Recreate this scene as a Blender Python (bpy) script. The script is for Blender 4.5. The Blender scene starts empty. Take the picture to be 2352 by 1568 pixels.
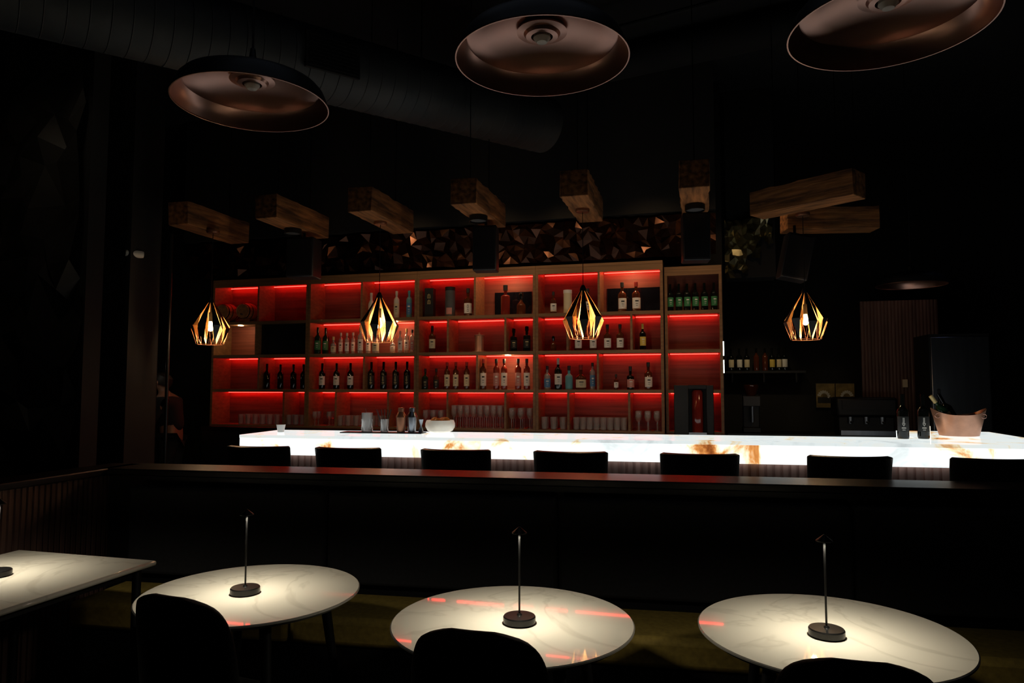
import bpy, math, random
from mathutils import Vector, Matrix
random.seed(7)
R = math.radians
SC = bpy.context.scene
COL = SC.collection
EYE = 1.58; PITCH = math.atan(101/1600); YAW = R(15.1); F = 1600.0
cY, sY = math.cos(YAW), math.sin(YAW)
# ---------- camera ----------
cam = bpy.data.cameras.new('camera'); co = bpy.data.objects.new('camera', cam); COL.objects.link(co)
co.location = (0, 0, EYE); co.rotation_euler = (R(90)+PITCH, 0, YAW)
cam.sensor_width = 36; cam.lens = F/2352*36; cam.clip_start = .05; SC.camera = co
SC.view_settings.view_transform = 'Standard'
# survey helpers: where a line of sight meets a real plane of the room
def ray(px, py):
    u = (px-1176)/F; v = (784-py)/F
    x = u; y = math.cos(PITCH)-v*math.sin(PITCH); z = math.sin(PITCH)+v*math.cos(PITCH)
    return x, y, z
def toW(x, y, z): return Vector((x*cY-y*sY, x*sY+y*cY, z))
def hY(px, py, Y):
    x, y, z = ray(px, py); k = Y/y; return toW(x*k, Y, EYE+z*k)
def hz(px, py, zz):
    x, y, z = ray(px, py); k = (zz-EYE)/z; return toW(x*k, y*k, zz)
def ht(px, py, t):
    x, y, z = ray(px, py); d = toW(x, y, z); k = t/d.y; return Vector((d.x*k, t, EYE+d.z*k))
def depth(p): return -p.x*sY+p.y*cY
# ---------- materials ----------
def nodes(name):
    m = bpy.data.materials.new(name); m.use_nodes = True
    nt = m.node_tree; return m, nt, nt.nodes['Principled BSDF']
def M(name, c, rough=.5, metal=0, var=.2, scale=6, stretch=(1,1,1), bump=0, em=None, es=0, coat=0, trans=0, detail=4):
    m, nt, b = nodes(name)
    tc = nt.nodes.new('ShaderNodeTexCoord'); mp = nt.nodes.new('ShaderNodeMapping'); no = nt.nodes.new('ShaderNodeTexNoise')
    cr = nt.nodes.new('ShaderNodeValToRGB')
    mp.inputs['Scale'].default_value = stretch; no.inputs['Scale'].default_value = scale; no.inputs['Detail'].default_value = detail
    nt.links.new(tc.outputs['Object'], mp.inputs[0]); nt.links.new(mp.outputs[0], no.inputs['Vector']); nt.links.new(no.outputs[0], cr.inputs[0])
    cr.color_ramp.elements[0].position = .3; cr.color_ramp.elements[1].position = .7
    cr.color_ramp.elements[0].color = (*[max(0, x*(1-var)) for x in c], 1)
    cr.color_ramp.elements[1].color = (*[min(1, x*(1+var)) for x in c], 1)
    nt.links.new(cr.outputs[0], b.inputs['Base Color'])
    b.inputs['Roughness'].default_value = rough; b.inputs['Metallic'].default_value = metal
    b.inputs['Coat Weight'].default_value = coat; b.inputs['Transmission Weight'].default_value = trans
    if em: b.inputs['Emission Color'].default_value = (*em, 1); b.inputs['Emission Strength'].default_value = es
    if bump:
        bp = nt.nodes.new('ShaderNodeBump'); bp.inputs['Strength'].default_value = bump; bp.inputs['Distance'].default_value = .01
        nt.links.new(no.outputs[0], bp.inputs['Height']); nt.links.new(bp.outputs[0], b.inputs['Normal'])
    return m
def thin_glass(name, c, k=.75):
    m = bpy.data.materials.new(name); m.use_nodes = True; nt = m.node_tree; nt.nodes.clear()
    o = nt.nodes.new('ShaderNodeOutputMaterial'); t = nt.nodes.new('ShaderNodeBsdfTransparent'); g = nt.nodes.new('ShaderNodeBsdfGlossy')
    d = nt.nodes.new('ShaderNodeBsdfDiffuse'); mx = nt.nodes.new('ShaderNodeMixShader'); mx2 = nt.nodes.new('ShaderNodeMixShader'); lw = nt.nodes.new('ShaderNodeLayerWeight')
    no = nt.nodes.new('ShaderNodeTexNoise'); no.inputs['Scale'].default_value = 30; mr = nt.nodes.new('ShaderNodeMapRange')
    mr.inputs['To Min'].default_value = .03; mr.inputs['To Max'].default_value = .1
    nt.links.new(no.outputs[0], mr.inputs[0]); nt.links.new(mr.outputs[0], g.inputs['Roughness'])
    t.inputs[0].default_value = (*c, 1); d.inputs[0].default_value = (.8, .78, .76, 1); lw.inputs[0].default_value = .4
    nt.links.new(d.outputs[0], mx2.inputs[2]); nt.links.new(t.outputs[0], mx2.inputs[1]); mx2.inputs[0].default_value = max(.0, 1-k-.1)
    nt.links.new(lw.outputs['Facing'], mx.inputs[0]); nt.links.new(mx2.outputs[0], mx.inputs[1]); nt.links.new(g.outputs[0], mx.inputs[2])
    nt.links.new(mx.outputs[0], o.inputs[0]); return m
def marble():
    m, nt, b = nodes('marble')
    tc = nt.nodes.new('ShaderNodeTexCoord'); no = nt.nodes.new('ShaderNodeTexNoise'); cr = nt.nodes.new('ShaderNodeValToRGB')
    no.inputs['Scale'].default_value = 1.7; no.inputs['Detail'].default_value = 4; no.inputs['Distortion'].default_value = 1.2
    nt.links.new(tc.outputs['Object'], no.inputs['Vector']); nt.links.new(no.outputs[0], cr.inputs[0])
    e = cr.color_ramp.elements; e[0].position = .475; e[0].color = (.82, .77, .66, 1); e[1].position = .525; e[1].color = (.82, .77, .66, 1)
    x = cr.color_ramp.elements.new(.5); x.color = (.71, .66, .56, 1)
    nt.links.new(cr.outputs[0], b.inputs['Base Color']); b.inputs['Roughness'].default_value = .03; b.inputs['Specular IOR Level'].default_value = .33
    return m
def onyx(name, es, peaks, grey=True):
    m, nt, b = nodes(name)
    N = nt.nodes.new; L = nt.links.new
    tc = N('ShaderNodeTexCoord'); no = N('ShaderNodeTexNoise'); cr = N('ShaderNodeValToRGB'); sx = N('ShaderNodeSeparateXYZ')
    no.inputs['Scale'].default_value = 2.6; no.inputs['Detail'].default_value = 9; no.inputs['Distortion'].default_value = 1.8; no.inputs['Roughness'].default_value = .62
    L(tc.outputs['Object'], no.inputs['Vector']); L(tc.outputs['Object'], sx.inputs[0])
    mr = N('ShaderNodeMapRange'); mr.inputs['From Min'].default_value = -3.6; mr.inputs['From Max'].default_value = 2.4; L(sx.outputs[0], mr.inputs[0])
    bias = N('ShaderNodeValToRGB'); L(mr.outputs[0], bias.inputs[0]); e = bias.color_ramp.elements; e[0].color = (.02,.02,.02,1); e[1].color = (.05,.05,.05,1)
    for (x, w_, h) in peaks:
        for dx, hh in ((-w_, .0), (0, h), (w_, .0)):
            q = e.new(min(.999, max(.001, (x+dx+3.6)/6))); q.color = (hh,hh,hh,1)
    ad = N('ShaderNodeMath'); ad.operation = 'ADD'; L(no.outputs[0], ad.inputs[0]); L(bias.outputs[0], ad.inputs[1]); L(ad.outputs[0], cr.inputs[0])
    e = cr.color_ramp.elements; e[0].position = .60; e[0].color = (.90, .93, .88, 1); e[1].position = .86; e[1].color = (.12, .025, .004, 1)
    x = e.new(.655); x.color = (.90, .74, .46, 1); x = e.new(.715); x.color = (.66, .27, .07, 1); x = e.new(.78); x.color = (.34, .10, .02, 1)
    x = e.new(.32); x.color = (.66, .72, .72, 1); x = e.new(.45); x.color = (.86, .94, .94, 1)
    L(cr.outputs[0], b.inputs['Emission Color']); b.inputs['Emission Strength'].default_value = es
    b.inputs['Base Color'].default_value = (.3,.3,.3,1); b.inputs['Roughness'].default_value = .12
    return m
K = {}
K['wall'] = M('dark_plaster', (.009,.008,.008), .9, scale=3)
K['ceil'] = M('dark_ceiling', (.010,.011,.013), .9, scale=2)
K['floor'] = M('dark_floor', (.012,.010,.009), .55, scale=5)
K['black'] = M('black_paint', (.007,.007,.008), .45)
K['blackmetal'] = M('black_metal', (.03,.03,.03), .35, .8)
K['leather'] = M('black_leather', (.016,.013,.012), .38, bump=.15, scale=60)
K['fabric'] = M('black_upholstery', (.004,.004,.005), .95, bump=.2, scale=90)
K['charcoal'] = M('charcoal_upholstery', (.020,.020,.023), .85, bump=.1, scale=50)
K['mustard'] = M('mustard_upholstery', (.34,.235,.045), .8, bump=.1, scale=40)
K['capwood'] = M('polished_dark_ledge', (.008,.007,.007), .34, var=.4, scale=4, stretch=(.3,6,6))
K['flute'] = M('brown_fluted_wood', (.13,.07,.057), .5, var=.35, scale=5, stretch=(4,4,.4))
K['flutebar_lit'] = M('ribbed_bar_front_lit', (.34,.20,.17), .4, var=.3, scale=5, stretch=(4,4,.4))  # lighter copy of the fluted wood; being lit is put into the colour
K['beam'] = M('old_timber', (.28,.11,.034), .8, var=.75, scale=5, stretch=(5,.6,5), bump=.9, detail=9)
K['shelf'] = M('walnut_shelf', (.26,.135,.062), .5, var=.25, scale=4, stretch=(.5,4,9), detail=6)
K['shelfback'] = M('walnut_back', (.25,.075,.05), .6, var=.35, scale=3, stretch=(.4,3,10), detail=6)
K['copper'] = M('brushed_copper', (.46,.26,.21), .33, 1, var=.12, scale=4)
K['copperdark'] = M('aged_copper', (.42,.19,.11), .42, .9, var=.25, scale=7)
K['bucket'] = M('hammered_copper', (.60,.32,.22), .38, .7, var=.2, scale=9)
K['gold'] = M('gold_leaf', (.75,.47,.20), .42, .5, var=.15)
K['facet'] = M('bronze_facets', (.042,.017,.010), .25, .9, var=.6, scale=2)
K['facetgold'] = M('dull_gold_facets', (.22,.20,.12), .3, .9, var=.5, scale=3)
K['facetdark'] = M('black_facets', (.05,.045,.04), .35, .4, var=.4, scale=2)
K['duct'] = M('galvanised_duct', (.036,.042,.047), .6, .1, var=.2, scale=2)
K['steel'] = M('brushed_steel', (.35,.38,.43), .3, 1, var=.1, scale=20, stretch=(1,1,.1))
K['marble'] = marble()
K['strip'] = M('red_light_strip', (.9,.1,.08), .4, em=(1,.016,.011), es=15, var=.02)
K['warmled'] = M('warm_downlight', (.9,.7,.4), .4, em=(1,.6,.28), es=22, var=.02)
K['coolled'] = M('white_light_strip', (.9,.9,.8), .4, em=(.9,1,.85), es=5, var=.02)
K['bulb'] = M('amber_bulb_glass', (1,.7,.4), .2, em=(1,.66,.34), es=22, var=.02)
K['frost'] = M('frosted_unlit_bulb', (.5,.48,.46), .4)
K['lens'] = M('lamp_lens', (1,.95,.8), .4, em=(1,.93,.8), es=6, var=.02)
K['g_black'] = M('black_glass', (.006,.007,.006), .06, var=.1)
K['g_green'] = M('dark_green_glass', (.012,.035,.016), .06, var=.1)
K['g_amber'] = M('amber_spirit_glass', (.10,.024,.009), .06, var=.2)
K['g_red'] = M('ruby_spirit_glass', (.22,.022,.015), .06, var=.2)
K['g_clear'] = thin_glass('clear_bottle_glass', (.9,.85,.82), .55)
K['glass'] = thin_glass('drinking_glass', (.96,.94,.94), .70)
K['crystal'] = thin_glass('cut_crystal', (.95,.95,.95), .5)
K['c_white'] = M('white_glaze', (.78,.73,.64), .35); K['c_blue'] = M('teal_glaze', (.14,.40,.46), .4)
K['l_white'] = M('white_paper', (.90,.86,.80), .7, var=.05); K['l_cream'] = M('cream_paper', (.80,.68,.46), .7, var=.05)
K['l_green'] = M('green_paper', (.05,.24,.09), .6); K['l_black'] = M('black_paper', (.02,.02,.02), .6)
K['l_blue'] = M('blue_paper', (.10,.26,.50), .6); K['l_pink'] = M('pink_paper', (.65,.28,.25), .6); K['l_yellow'] = M('yellow_paper', (.85,.62,.12), .6)
K['l_gold'] = M('gold_print', (.75,.6,.28), .4, .2); K['l_ink'] = M('ink', (.03,.03,.03), .6); K['l_red'] = M('red_print', (.5,.04,.03), .6)
K['box_dark'] = M('dark_carton', (.014,.013,.016), .5); K['box_grey'] = M('grey_carton', (.10,.10,.11), .5)
K['orange'] = M('orange_peel', (.62,.22,.04), .5, bump=.2, scale=60)
K['porcelain'] = M('porcelain', (.75,.72,.68), .25, var=.05)
K['alabaster'] = M('alabaster_added_glow', (.80,.74,.64), .35, var=.15, scale=12, em=(1,.93,.8), es=.12)  # faint glow added to the stone colour; the bowl is no lamp
K['barrelwood'] = M('oak_barrel', (.45,.20,.08), .5, var=.3, scale=6, stretch=(6,.5,6))
K['pane'] = M('dark_pane', (.01,.012,.02), .05, .2)
K['cameraw'] = M('camera_housing', (.75,.70,.62), .4, var=.05)
K['skin'] = M('skin', (.35,.18,.12), .5, var=.08); K['hair'] = M('dark_hair', (.012,.008,.006), .6); K['shirt'] = M('black_shirt', (.01,.01,.012), .85)
K['wax'] = M('candle_wax', (.8,.75,.6), .5, em=(1,.9,.7), es=1.2, var=.03)
K['picture'] = M('tan_print', (.30,.21,.08), .6, var=.6, scale=9)
# ---------- mesh builder ----------
class MB:
    def __init__(s): s.v = []; s.f = []; s.mi = []
    def add(s, vs, fs, mi=0):
        o = len(s.v); s.v += [tuple(v) for v in vs]; s.f += [tuple(i+o for i in f) for f in fs]; s.mi += [mi]*len(fs); return s
    def box(s, c, d, rz=0, mi=0, rx=0, ry=0):
        m = Matrix.Translation(c) @ Matrix.Rotation(rz, 4, 'Z') @ Matrix.Rotation(ry, 4, 'Y') @ Matrix.Rotation(rx, 4, 'X')
        vs = [m @ Vector((x*d[0]/2, y*d[1]/2, z*d[2]/2)) for x in (-1,1) for y in (-1,1) for z in (-1,1)]
        return s.add(vs, [(0,1,3,2),(4,6,7,5),(0,4,5,1),(2,3,7,6),(0,2,6,4),(1,5,7,3)], mi)
    def lathe(s, prof, n=24, c=(0,0,0), m=None, a0=0, a1=None, mi=0, sx=1, sy=1):
        full = a1 is None; a1 = a0+2*math.pi if full else a1; k = n if full else n+1
        T = Matrix.Translation(c) @ (m or Matrix.Identity(4)); vs = []; fs = []
        for (r, z) in prof:
            for i in range(k):
                a = a0+(a1-a0)*i/n; vs.append(T @ Vector((r*math.cos(a)*sx, r*math.sin(a)*sy, z)))
        for j in range(len(prof)-1):
            for i in range(n):
                i2 = (i+1) % k if full else i+1
                a, b, c_, d = j*k+i, j*k+i2, (j+1)*k+i2, (j+1)*k+i
                if prof[j][0] == 0: fs.append((a, c_, d))
                elif prof[j+1][0] == 0: fs.append((a, b, d))
                else: fs.append((a, b, c_, d))
        return s.add(vs, fs, mi)
    def tube(s, pts, r, n=8, mi=0, cap=True):
        pts = [Vector(p) for p in pts]; rs = r if isinstance(r, (list, tuple)) else [r]*len(pts); vs = []; fs = []
        for i, p in enumerate(pts):
            d = (pts[min(i+1, len(pts)-1)]-pts[max(i-1, 0)]).normalized()
            a = d.cross(Vector((0,0,1)) if abs(d.z) < .95 else Vector((1,0,0))).normalized(); b = d.cross(a)
            for k in range(n):
                t = 2*math.pi*k/n; vs.append(p+(a*math.cos(t)+b*math.sin(t))*rs[i])
        for i in range(len(pts)-1):
            for k in range(n): fs.append((i*n+k, i*n+(k+1) % n, (i+1)*n+(k+1) % n, (i+1)*n+k))
        if cap: fs += [tuple(range(n)), tuple(range((len(pts)-1)*n, len(pts)*n))]
        return s.add(vs, fs, mi)
    def prism(s, poly, z0, z1, mi=0):
        n = len(poly); vs = [(x, y, z0) for x, y in poly]+[(x, y, z1) for x, y in poly]
        return s.add(vs, [tuple(reversed(range(n))), tuple(range(n, 2*n))]+[(i, (i+1) % n, n+(i+1) % n, n+i) for i in range(n)], mi)
    def mesh(s, name, mats, flat=False, ang=35):
        me = bpy.data.meshes.new(name); me.from_pydata(s.v, [], s.f)
        for k in (mats if isinstance(mats, (list, tuple)) else [mats]): me.materials.append(K[k])
        me.polygons.foreach_set('material_index', s.mi)
        import bmesh
        bm = bmesh.new(); bm.from_mesh(me)
        if flat is not None: bmesh.ops.remove_doubles(bm, verts=bm.verts, dist=1e-6)
        bmesh.ops.recalc_face_normals(bm, faces=bm.faces); bm.to_mesh(me); bm.free()
        if not flat:
            me.polygons.foreach_set('use_smooth', [True]*len(me.polygons)); me.set_sharp_from_angle(angle=R(ang))
        me.update(); return me
    def build(s, name, mats, parent=None, loc=(0,0,0), rz=0, bevel=0, flat=False, label=None, sub=0, solid=0):
        o = bpy.data.objects.new(name, s.mesh(name, mats, flat)); COL.objects.link(o); o.location = loc; o.rotation_euler = (0,0,rz)
        if parent: o.parent = parent
        if solid: q = o.modifiers.new('solid', 'SOLIDIFY'); q.thickness = solid; q.offset = 0
        if bevel: q = o.modifiers.new('bevel', 'BEVEL'); q.width = bevel; q.segments = 2; q.limit_method = 'ANGLE'
        if sub: q = o.modifiers.new('sub', 'SUBSURF'); q.levels = sub; q.render_levels = sub
        if label: o['label'] = label
        return o
def part(name, me, parent, loc=(0,0,0), rz=0):
    o = bpy.data.objects.new(name, me); COL.objects.link(o); o.parent = parent; o.location = loc; o.rotation_euler = (0,0,rz); return o
def tag(o, label, cat, group=None):
    o['label'] = label; o['category'] = cat
    if group: o['group'] = group
    return o
def thing(name, label, cat, loc=(0,0,0), rz=0, group=None):
    o = bpy.data.objects.new(name, None); COL.objects.link(o); o.location = loc; o.rotation_euler = (0,0,rz); o.empty_display_size = .1
    return tag(o, label, cat, group)
def struct(o, label=None):
    o['kind'] = 'structure'
    if label: o['label'] = label
    return o
def copy_tree(root, loc, rz=None, label=None, group=None):
    def cp(o, par):
        c = o.copy(); COL.objects.link(c); c.parent = par
        for ch in [x for x in bpy.data.objects if x.parent == o and x != c]: cp(ch, c)
        return c
    c = cp(root, None); c.location = loc
    if rz is not None: c.rotation_euler = (0,0,rz)
    if label: c['label'] = label
    if group: c['group'] = group
    return c
def light(kind, name, loc, energy, color, parent=None, size=.02, spot=None, blend=.5, rot=(0,0,0)):
    l = bpy.data.lights.new(name, kind); l.energy = energy; l.color = color
    if kind == 'AREA': l.size = size
    else: l.shadow_soft_size = size
    if spot: l.spot_size = R(spot); l.spot_blend = blend
    o = bpy.data.objects.new(name, l); COL.objects.link(o); o.location = loc; o.rotation_euler = rot
    if parent: o.parent = parent
    return o
ORD = ['first','second','third','fourth','fifth','sixth','seventh','eighth','ninth','tenth','eleventh','twelfth','thirteenth','fourteenth']
# ---------- world ----------
w = bpy.data.worlds.new('night'); SC.world = w; w.use_nodes = True
w.node_tree.nodes['Background'].inputs[0].default_value = (.45,.55,.7,1); w.node_tree.nodes['Background'].inputs[1].default_value = .01
# ---------- room shell ----------
TS = 7.4*cY; ZC = 4.8; PZ = .14
S0, S1, T0, T1 = -9.0, 5.5, -2.0, 9.9
struct(MB().box(((S0+S1)/2, (T0+T1)/2, -.05), (S1-S0+.4, T1-T0+.4, .1)).build('floor', 'floor'))
struct(MB().box(((S0+S1)/2, (T0+T1)/2, ZC+.05), (S1-S0+.4, T1-T0+.4, .1)).build('ceiling', 'ceil'))
struct(MB().box((S0-.1, (T0+T1)/2, ZC/2), (.2, T1-T0, ZC)).build('wall_left', 'wall'))
struct(MB().box((S1+.1, (T0+T1)/2, ZC/2), (.2, T1-T0, ZC)).build('wall_right', 'wall'))
struct(MB().box(((S0+S1)/2, T1+.1, ZC/2), (S1-S0+.4, .2, ZC)).build('wall_back', 'wall'))
struct(MB().box(((S0+S1)/2, T0-.1, ZC/2), (S1-S0+.4, .2, ZC)).build('wall_front', 'wall'))
# half wall lines
hb0 = hz(300, 1063, 1.08); hb1 = hz(2300, 1107, 1.08)
hd = (hb1-hb0).normalized(); hn = Vector((hd.y, -hd.x, 0))          # towards the seating
hb0 = hb0 - hd*((hb0.x+3.50)/hd.x); hb1 = hb1+hd*1.3
HL = (hb1-hb0).length; hang = math.atan2(hd.y, hd.x)
def H(a, b, z=0): return hb0+hd*a+hn*b+Vector((0,0,z-1.08))           # along, towards the seats
a = H(0, .0); b = H(HL, .0)
struct(MB().prism([(S0, T0), (-3.70, T0), (-3.70, a.y), (a.x, a.y), (b.x, b.y), (S1, b.y), (S1, T1), (S0, T1)], 0.0, PZ).build('floor', 'floor'), 'raised dark floor of the bar area')
# wall behind shelving
sw = ht(1664, 750, TS+.1).x
sl = -7.2
struct(MB().box(((sl+sw)/2, TS+.45, (ZC+PZ)/2), (sw-sl, .1, ZC-PZ)).build('wall_behind_shelves', 'wall'))
struct(MB().box((sw-.05, (TS+.5+T1)/2, (ZC+PZ)/2), (.1, T1-TS-.5, ZC-PZ)).build('wall_return', 'wall'))
# ---------- half wall + ledge ----------
def fluted(p0, p1, z0, z1, pitch=.035, dep=.015, th=.05, side=1):
    p0 = Vector(p0); p1 = Vector(p1); L = (p1-p0).length; d = (p1-p0)/L; n = Vector((d.y, -d.x, 0))*side
    m = MB(); c = (p0+p1)/2 - n*th/2; m.box((c.x, c.y, (z0+z1)/2), (L, th, z1-z0), math.atan2(d.y, d.x))
    k = int(L/pitch)
    for i in range(k):
        q = p0+d*(L*(i+.5)/k)+n*(dep/2-.001)
        m.box((q.x, q.y, (z0+z1)/2), (pitch*.62, dep, z1-z0), math.atan2(d.y, d.x))
    return m
m = MB(); c = H(HL/2, .14); m.box((c.x, c.y, .52), (HL, .24, 1.04), hang)
struct(m.build('wall_half', 'black'), 'black half wall behind the long banquette')
m = MB(); c = H(HL/2-.02, .14); m.box((c.x, c.y, 1.06), (HL+.05, .30, .04), hang)
struct(m.build('trim_1', 'capwood', bevel=.006), 'polished dark ledge capping the half wall')
m = fluted((-3.52, 3.62, 0), (-3.52, .4, 0), 0, 1.04, side=-1)
struct(m.build('wall_half', 'flute'), 'brown fluted half wall left of the marble tables')
struct(MB().box((-3.57, 2.05, 1.06), (.22, 3.35, .04)).build('trim_2', 'capwood', bevel=.006), 'dark ledge on the fluted half wall')
# ---------- banquette ----------
bq = thing('banquette', 'long banquette with charcoal back panels and mustard seat behind the tables', 'bench', (H(HL/2, .27).x, H(HL/2, .27).y, 0), hang)
bb0 = H(0, .27)
def along(px, py, z):
    p = hz(px, py, z); return (p-bb0).dot(hd)
cuts = [.22, along(722, 1200, .85), along(1285, 1200, .85), along(1932, 1210, .85), HL-.02]
BL = HL/2
MB().box((0.1, -.27, .16), (HL-.3, .48, .30)).build('plinth', 'black', bq)
for i in range(4):
    x0, x1 = cuts[i]-BL, cuts[i+1]-BL
    MB().box(((x0+x1)/2, -.055, .74), (x1-x0-.008, .09, .50)).build('back_panel', 'charcoal', bq, bevel=.02)
    MB().box(((x0+x1)/2, -.31, .385), (x1-x0-.008, .42, .14)).build('seat_cushion', 'mustard', bq, bevel=.03)
# ---------- bar ----------
BZ = 1.21; AP = .145
F0 = hz(550, 998, BZ); F1 = hz(2352, 1023, BZ); fd = (F1-F0).normalized(); fn = Vector((-fd.y, fd.x, 0))  # fn: to the bartender
C1 = F0+fd*((2.22-F0.x)/fd.x)
def ox(px): return hz(px, 1015+(px-1176)*.012, BZ).x
K['onyx_front'] = onyx('backlit_onyx_face', 1.28, [(ox(575),.08,.14),(ox(1018),.22,.10),(ox(1640),.32,.23),(ox(1750),.18,.27),(ox(2290),.22,.21)])
K['onyx_top'] = onyx('backlit_onyx_top', .88, [(ox(1640),.2,.10),(ox(2290),.3,.12)])
def Bp(a, b): p = F0+fd*a+fn*b; return (p.x, p.y)
BLn = (C1-F0).length
def ring(ins):
    g0 = F0+fd*ins+fn*ins; g1 = C1+fn*ins; g1 = g1-fd*((g1.x-(2.22-ins))/fd.x)
    i0 = F0+fd*ins+fn*(.6-ins*.3); i1 = i0+fd*((1.55+ins*.3-i0.x)/fd.x)
    return [(g0.x,g0.y),(g1.x,g1.y),(2.22-ins,6.4-ins),(1.55+ins*.3,6.4-ins),(i1.x,i1.y),(i0.x,i0.y)]
bar = thing('bar_counter', 'long bar counter with glowing white backlit onyx top and fluted brown front', 'bar counter', (Bp(BLn/2,.3)[0], Bp(BLn/2,.3)[1], PZ))
bo = bar.location.copy()
def bl(o): o.location = -bo; return o
bl(MB().prism(ring(0.0), BZ-.022, BZ).build('bar_top', 'onyx_top', bar))
def frame_wall(r0, r1, z0, z1):
    m = MB()
    n = len(r0)
    for i in range(n):
        j = (i+1) % n
        m.add([(*r0[i], z0), (*r0[j], z0), (*r0[j], z1), (*r0[i], z1), (*r1[i], z0), (*r1[j], z0), (*r1[j], z1), (*r1[i], z1)],
              [(0,1,2,3), (7,6,5,4), (0,4,5,1), (3,2,6,7), (0,3,7,4), (1,5,6,2)])
    return m
bl(frame_wall(ring(0.002), ring(.03), BZ-AP, BZ-.0225).build('glowing_apron', 'onyx_front', bar, flat=None))
bl(MB().prism(ring(.10), PZ, BZ-AP-.002).build('bar_body', 'black', bar))
g = ring(.06); m = fluted((*g[0], 0), (*g[1], 0), PZ+.02, BZ-AP-.003, pitch=.05, dep=.02, th=.04, side=1)
bl(m.build('fluted_front', 'flutebar_lit', bar))
bl(MB().tube([(F0+fd*.3+Vector((0,0,PZ+.22-BZ))), (C1-fd*.3+Vector((0,0,PZ+.22-BZ)))], .018).build('foot_rail', 'blackmetal', bar))
# ---------- bar stools ----------
def make_stool(loc, rz, lab):
    t = thing('bar_stool', lab, 'bar stool', loc, rz, 'black bar stools along the bar')
    m = MB(); n = 14; zs = [(.80,.012),(.88,.008),(.96,-.004),(1.022,-.018)]
    vs = []; fs = []
    for (z, dy) in zs:
        for k in range(n+1):
            u = -1+2*k/n; x = .222*math.sin(u*R(48))/math.sin(R(48))*(1.0+.03*(z-.8)/.2); y = -.19+.085*(1-math.cos(u*R(48)))/(1-math.cos(R(48)))
            vs.append((x, y+dy, z))
    for j in range(len(zs)-1):
        for k in range(n): fs.append((j*(n+1)+k, j*(n+1)+k+1, (j+1)*(n+1)+k+1, (j+1)*(n+1)+k))
    m.add(vs, fs).build('backrest', 'leather', t, solid=.040, bevel=.007)
    MB().lathe([(0,.70),(.19,.70),(.205,.72),(.205,.755),(.18,.78),(0,.785)], 24).build('seat', 'leather', t)
    for sx in (-1,1):
        for sy in (-1,1): MB().tube([(sx*.13, sy*.13, .70), (sx*.18, sy*.18, 0)], [.014,.010]).build('leg', 'blackmetal', t)
        MB().tube([(sx*.15, -.11, .76), (sx*.17, -.13, .84)], .01).build('back_support', 'blackmetal', t)
    q = .16; MB().tube([(-q,-q,.26),(q,-q,.26),(q,q,.26),(-q,q,.26),(-q,-q,.26)], .008).build('footrest', 'blackmetal', t)
    return t
st = None
spx = [583, 791, 1041, 1308, 1608, 1957, 2296]
labs = ['black leather bar stool at the left end of the glowing bar', 'second black bar stool from the left end of the bar', 'third black bar stool from left, below the white fruit bowl',
        'fourth black bar stool from left, middle of the row', 'fifth black bar stool from left, beside brown vein in onyx', 'second to last black bar stool toward the right', 'rightmost black bar stool, cut off by the picture edge']
for i, px in enumerate(spx):
    x, y, z = ray(px, 1040); d = toW(x, y, z)
    o0 = F0-fn*.42; k = (o0.x*fd.y-o0.y*fd.x)/(d.x*fd.y-d.y*fd.x)
    p = d*k+fn*.19; loc = (p.x, p.y, PZ); rz = math.atan2(fd.y, fd.x)
    if st is None: st = make_stool(loc, rz, labs[0])
    else: copy_tree(st, loc, rz, labs[i])
# ---------- dining tables, lamps, chairs ----------
TZ = .75
def round_table(c, lab, rot):
    t = thing('round_table', lab, 'table', (c.x, c.y, 0), rot, 'round marble tables')
    MB().lathe([(0,TZ-.022),(.408,TZ-.022),(.428,TZ-.008),(.428,TZ-.003),(.424,TZ),(0,TZ)], 96).build('tabletop', 'marble', t)
    MB().lathe([(0,TZ-.036),(.33,TZ-.036),(.33,TZ-.023),(0,TZ-.023)], 40).build('mounting_plate', 'black', t)
    for k in range(4):
        a = R(45+90*k); MB().tube([(.29*math.cos(a), .29*math.sin(a), TZ-.034), (.40*math.cos(a), .40*math.sin(a), 0)], [.022,.013], 12).build('leg', 'black', t)
    return t
def lamp(c, lab):
    t = thing('table_lamp', lab, 'lamp', (c.x, c.y, TZ), 0, 'slim black table lamps')
    MB().lathe([(0,0),(.054,0),(.057,.004),(.057,.022),(.054,.026),(.010,.028),(.006,.034),(0,.034)], 40).build('base', 'blackmetal', t)
    MB().lathe([(.0035,.032),(.0035,.318)], 10).build('stem', 'blackmetal', t)
    MB().lathe([(0,.332),(.002,.332),(.0265,.312),(.0265,.309),(.004,.315)], 28).build('shade', 'black', t)
    MB().lathe([(.0045,.3135),(.016,.3105)], 20).build('diffuser', 'lens', t)
    light('SPOT', 'lamp_light', (0,0,.303), 8.5, (1,.91,.72), t, .02, 160, .7)
    return t
T1c = hz(578, 1357, TZ); T2c = hz(1177, 1424, TZ); T3c = hz(1903, 1449, TZ)
round_table(T1c, 'round marble-topped table left of the middle one, leg showing at its right', 0)
round_table(T2c, 'middle round marble-topped table reflecting red shelf lights', 0)
round_table(T3c, 'round marble-topped table at the right of the row', 0)
lamp(hz(563,1362,TZ), 'slim black lamp on the left round table')
lamp(hz(1193,1430,TZ), 'slim black lamp on the middle round table')
lamp(hz(1899,1460,TZ), 'slim black lamp on the right round table')
sq = Vector((-2.93, 2.40, 0))
t = thing('square_table', 'square marble-topped table at the left edge beside the fluted wall', 'table', sq, 0)
MB().box((0,0,TZ-.012), (.84,.84,.024)).build('tabletop', 'marble', t, bevel=.01)
MB().box((0,0,TZ-.045), (.70,.70,.04)).build('apron', 'black', t)
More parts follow.
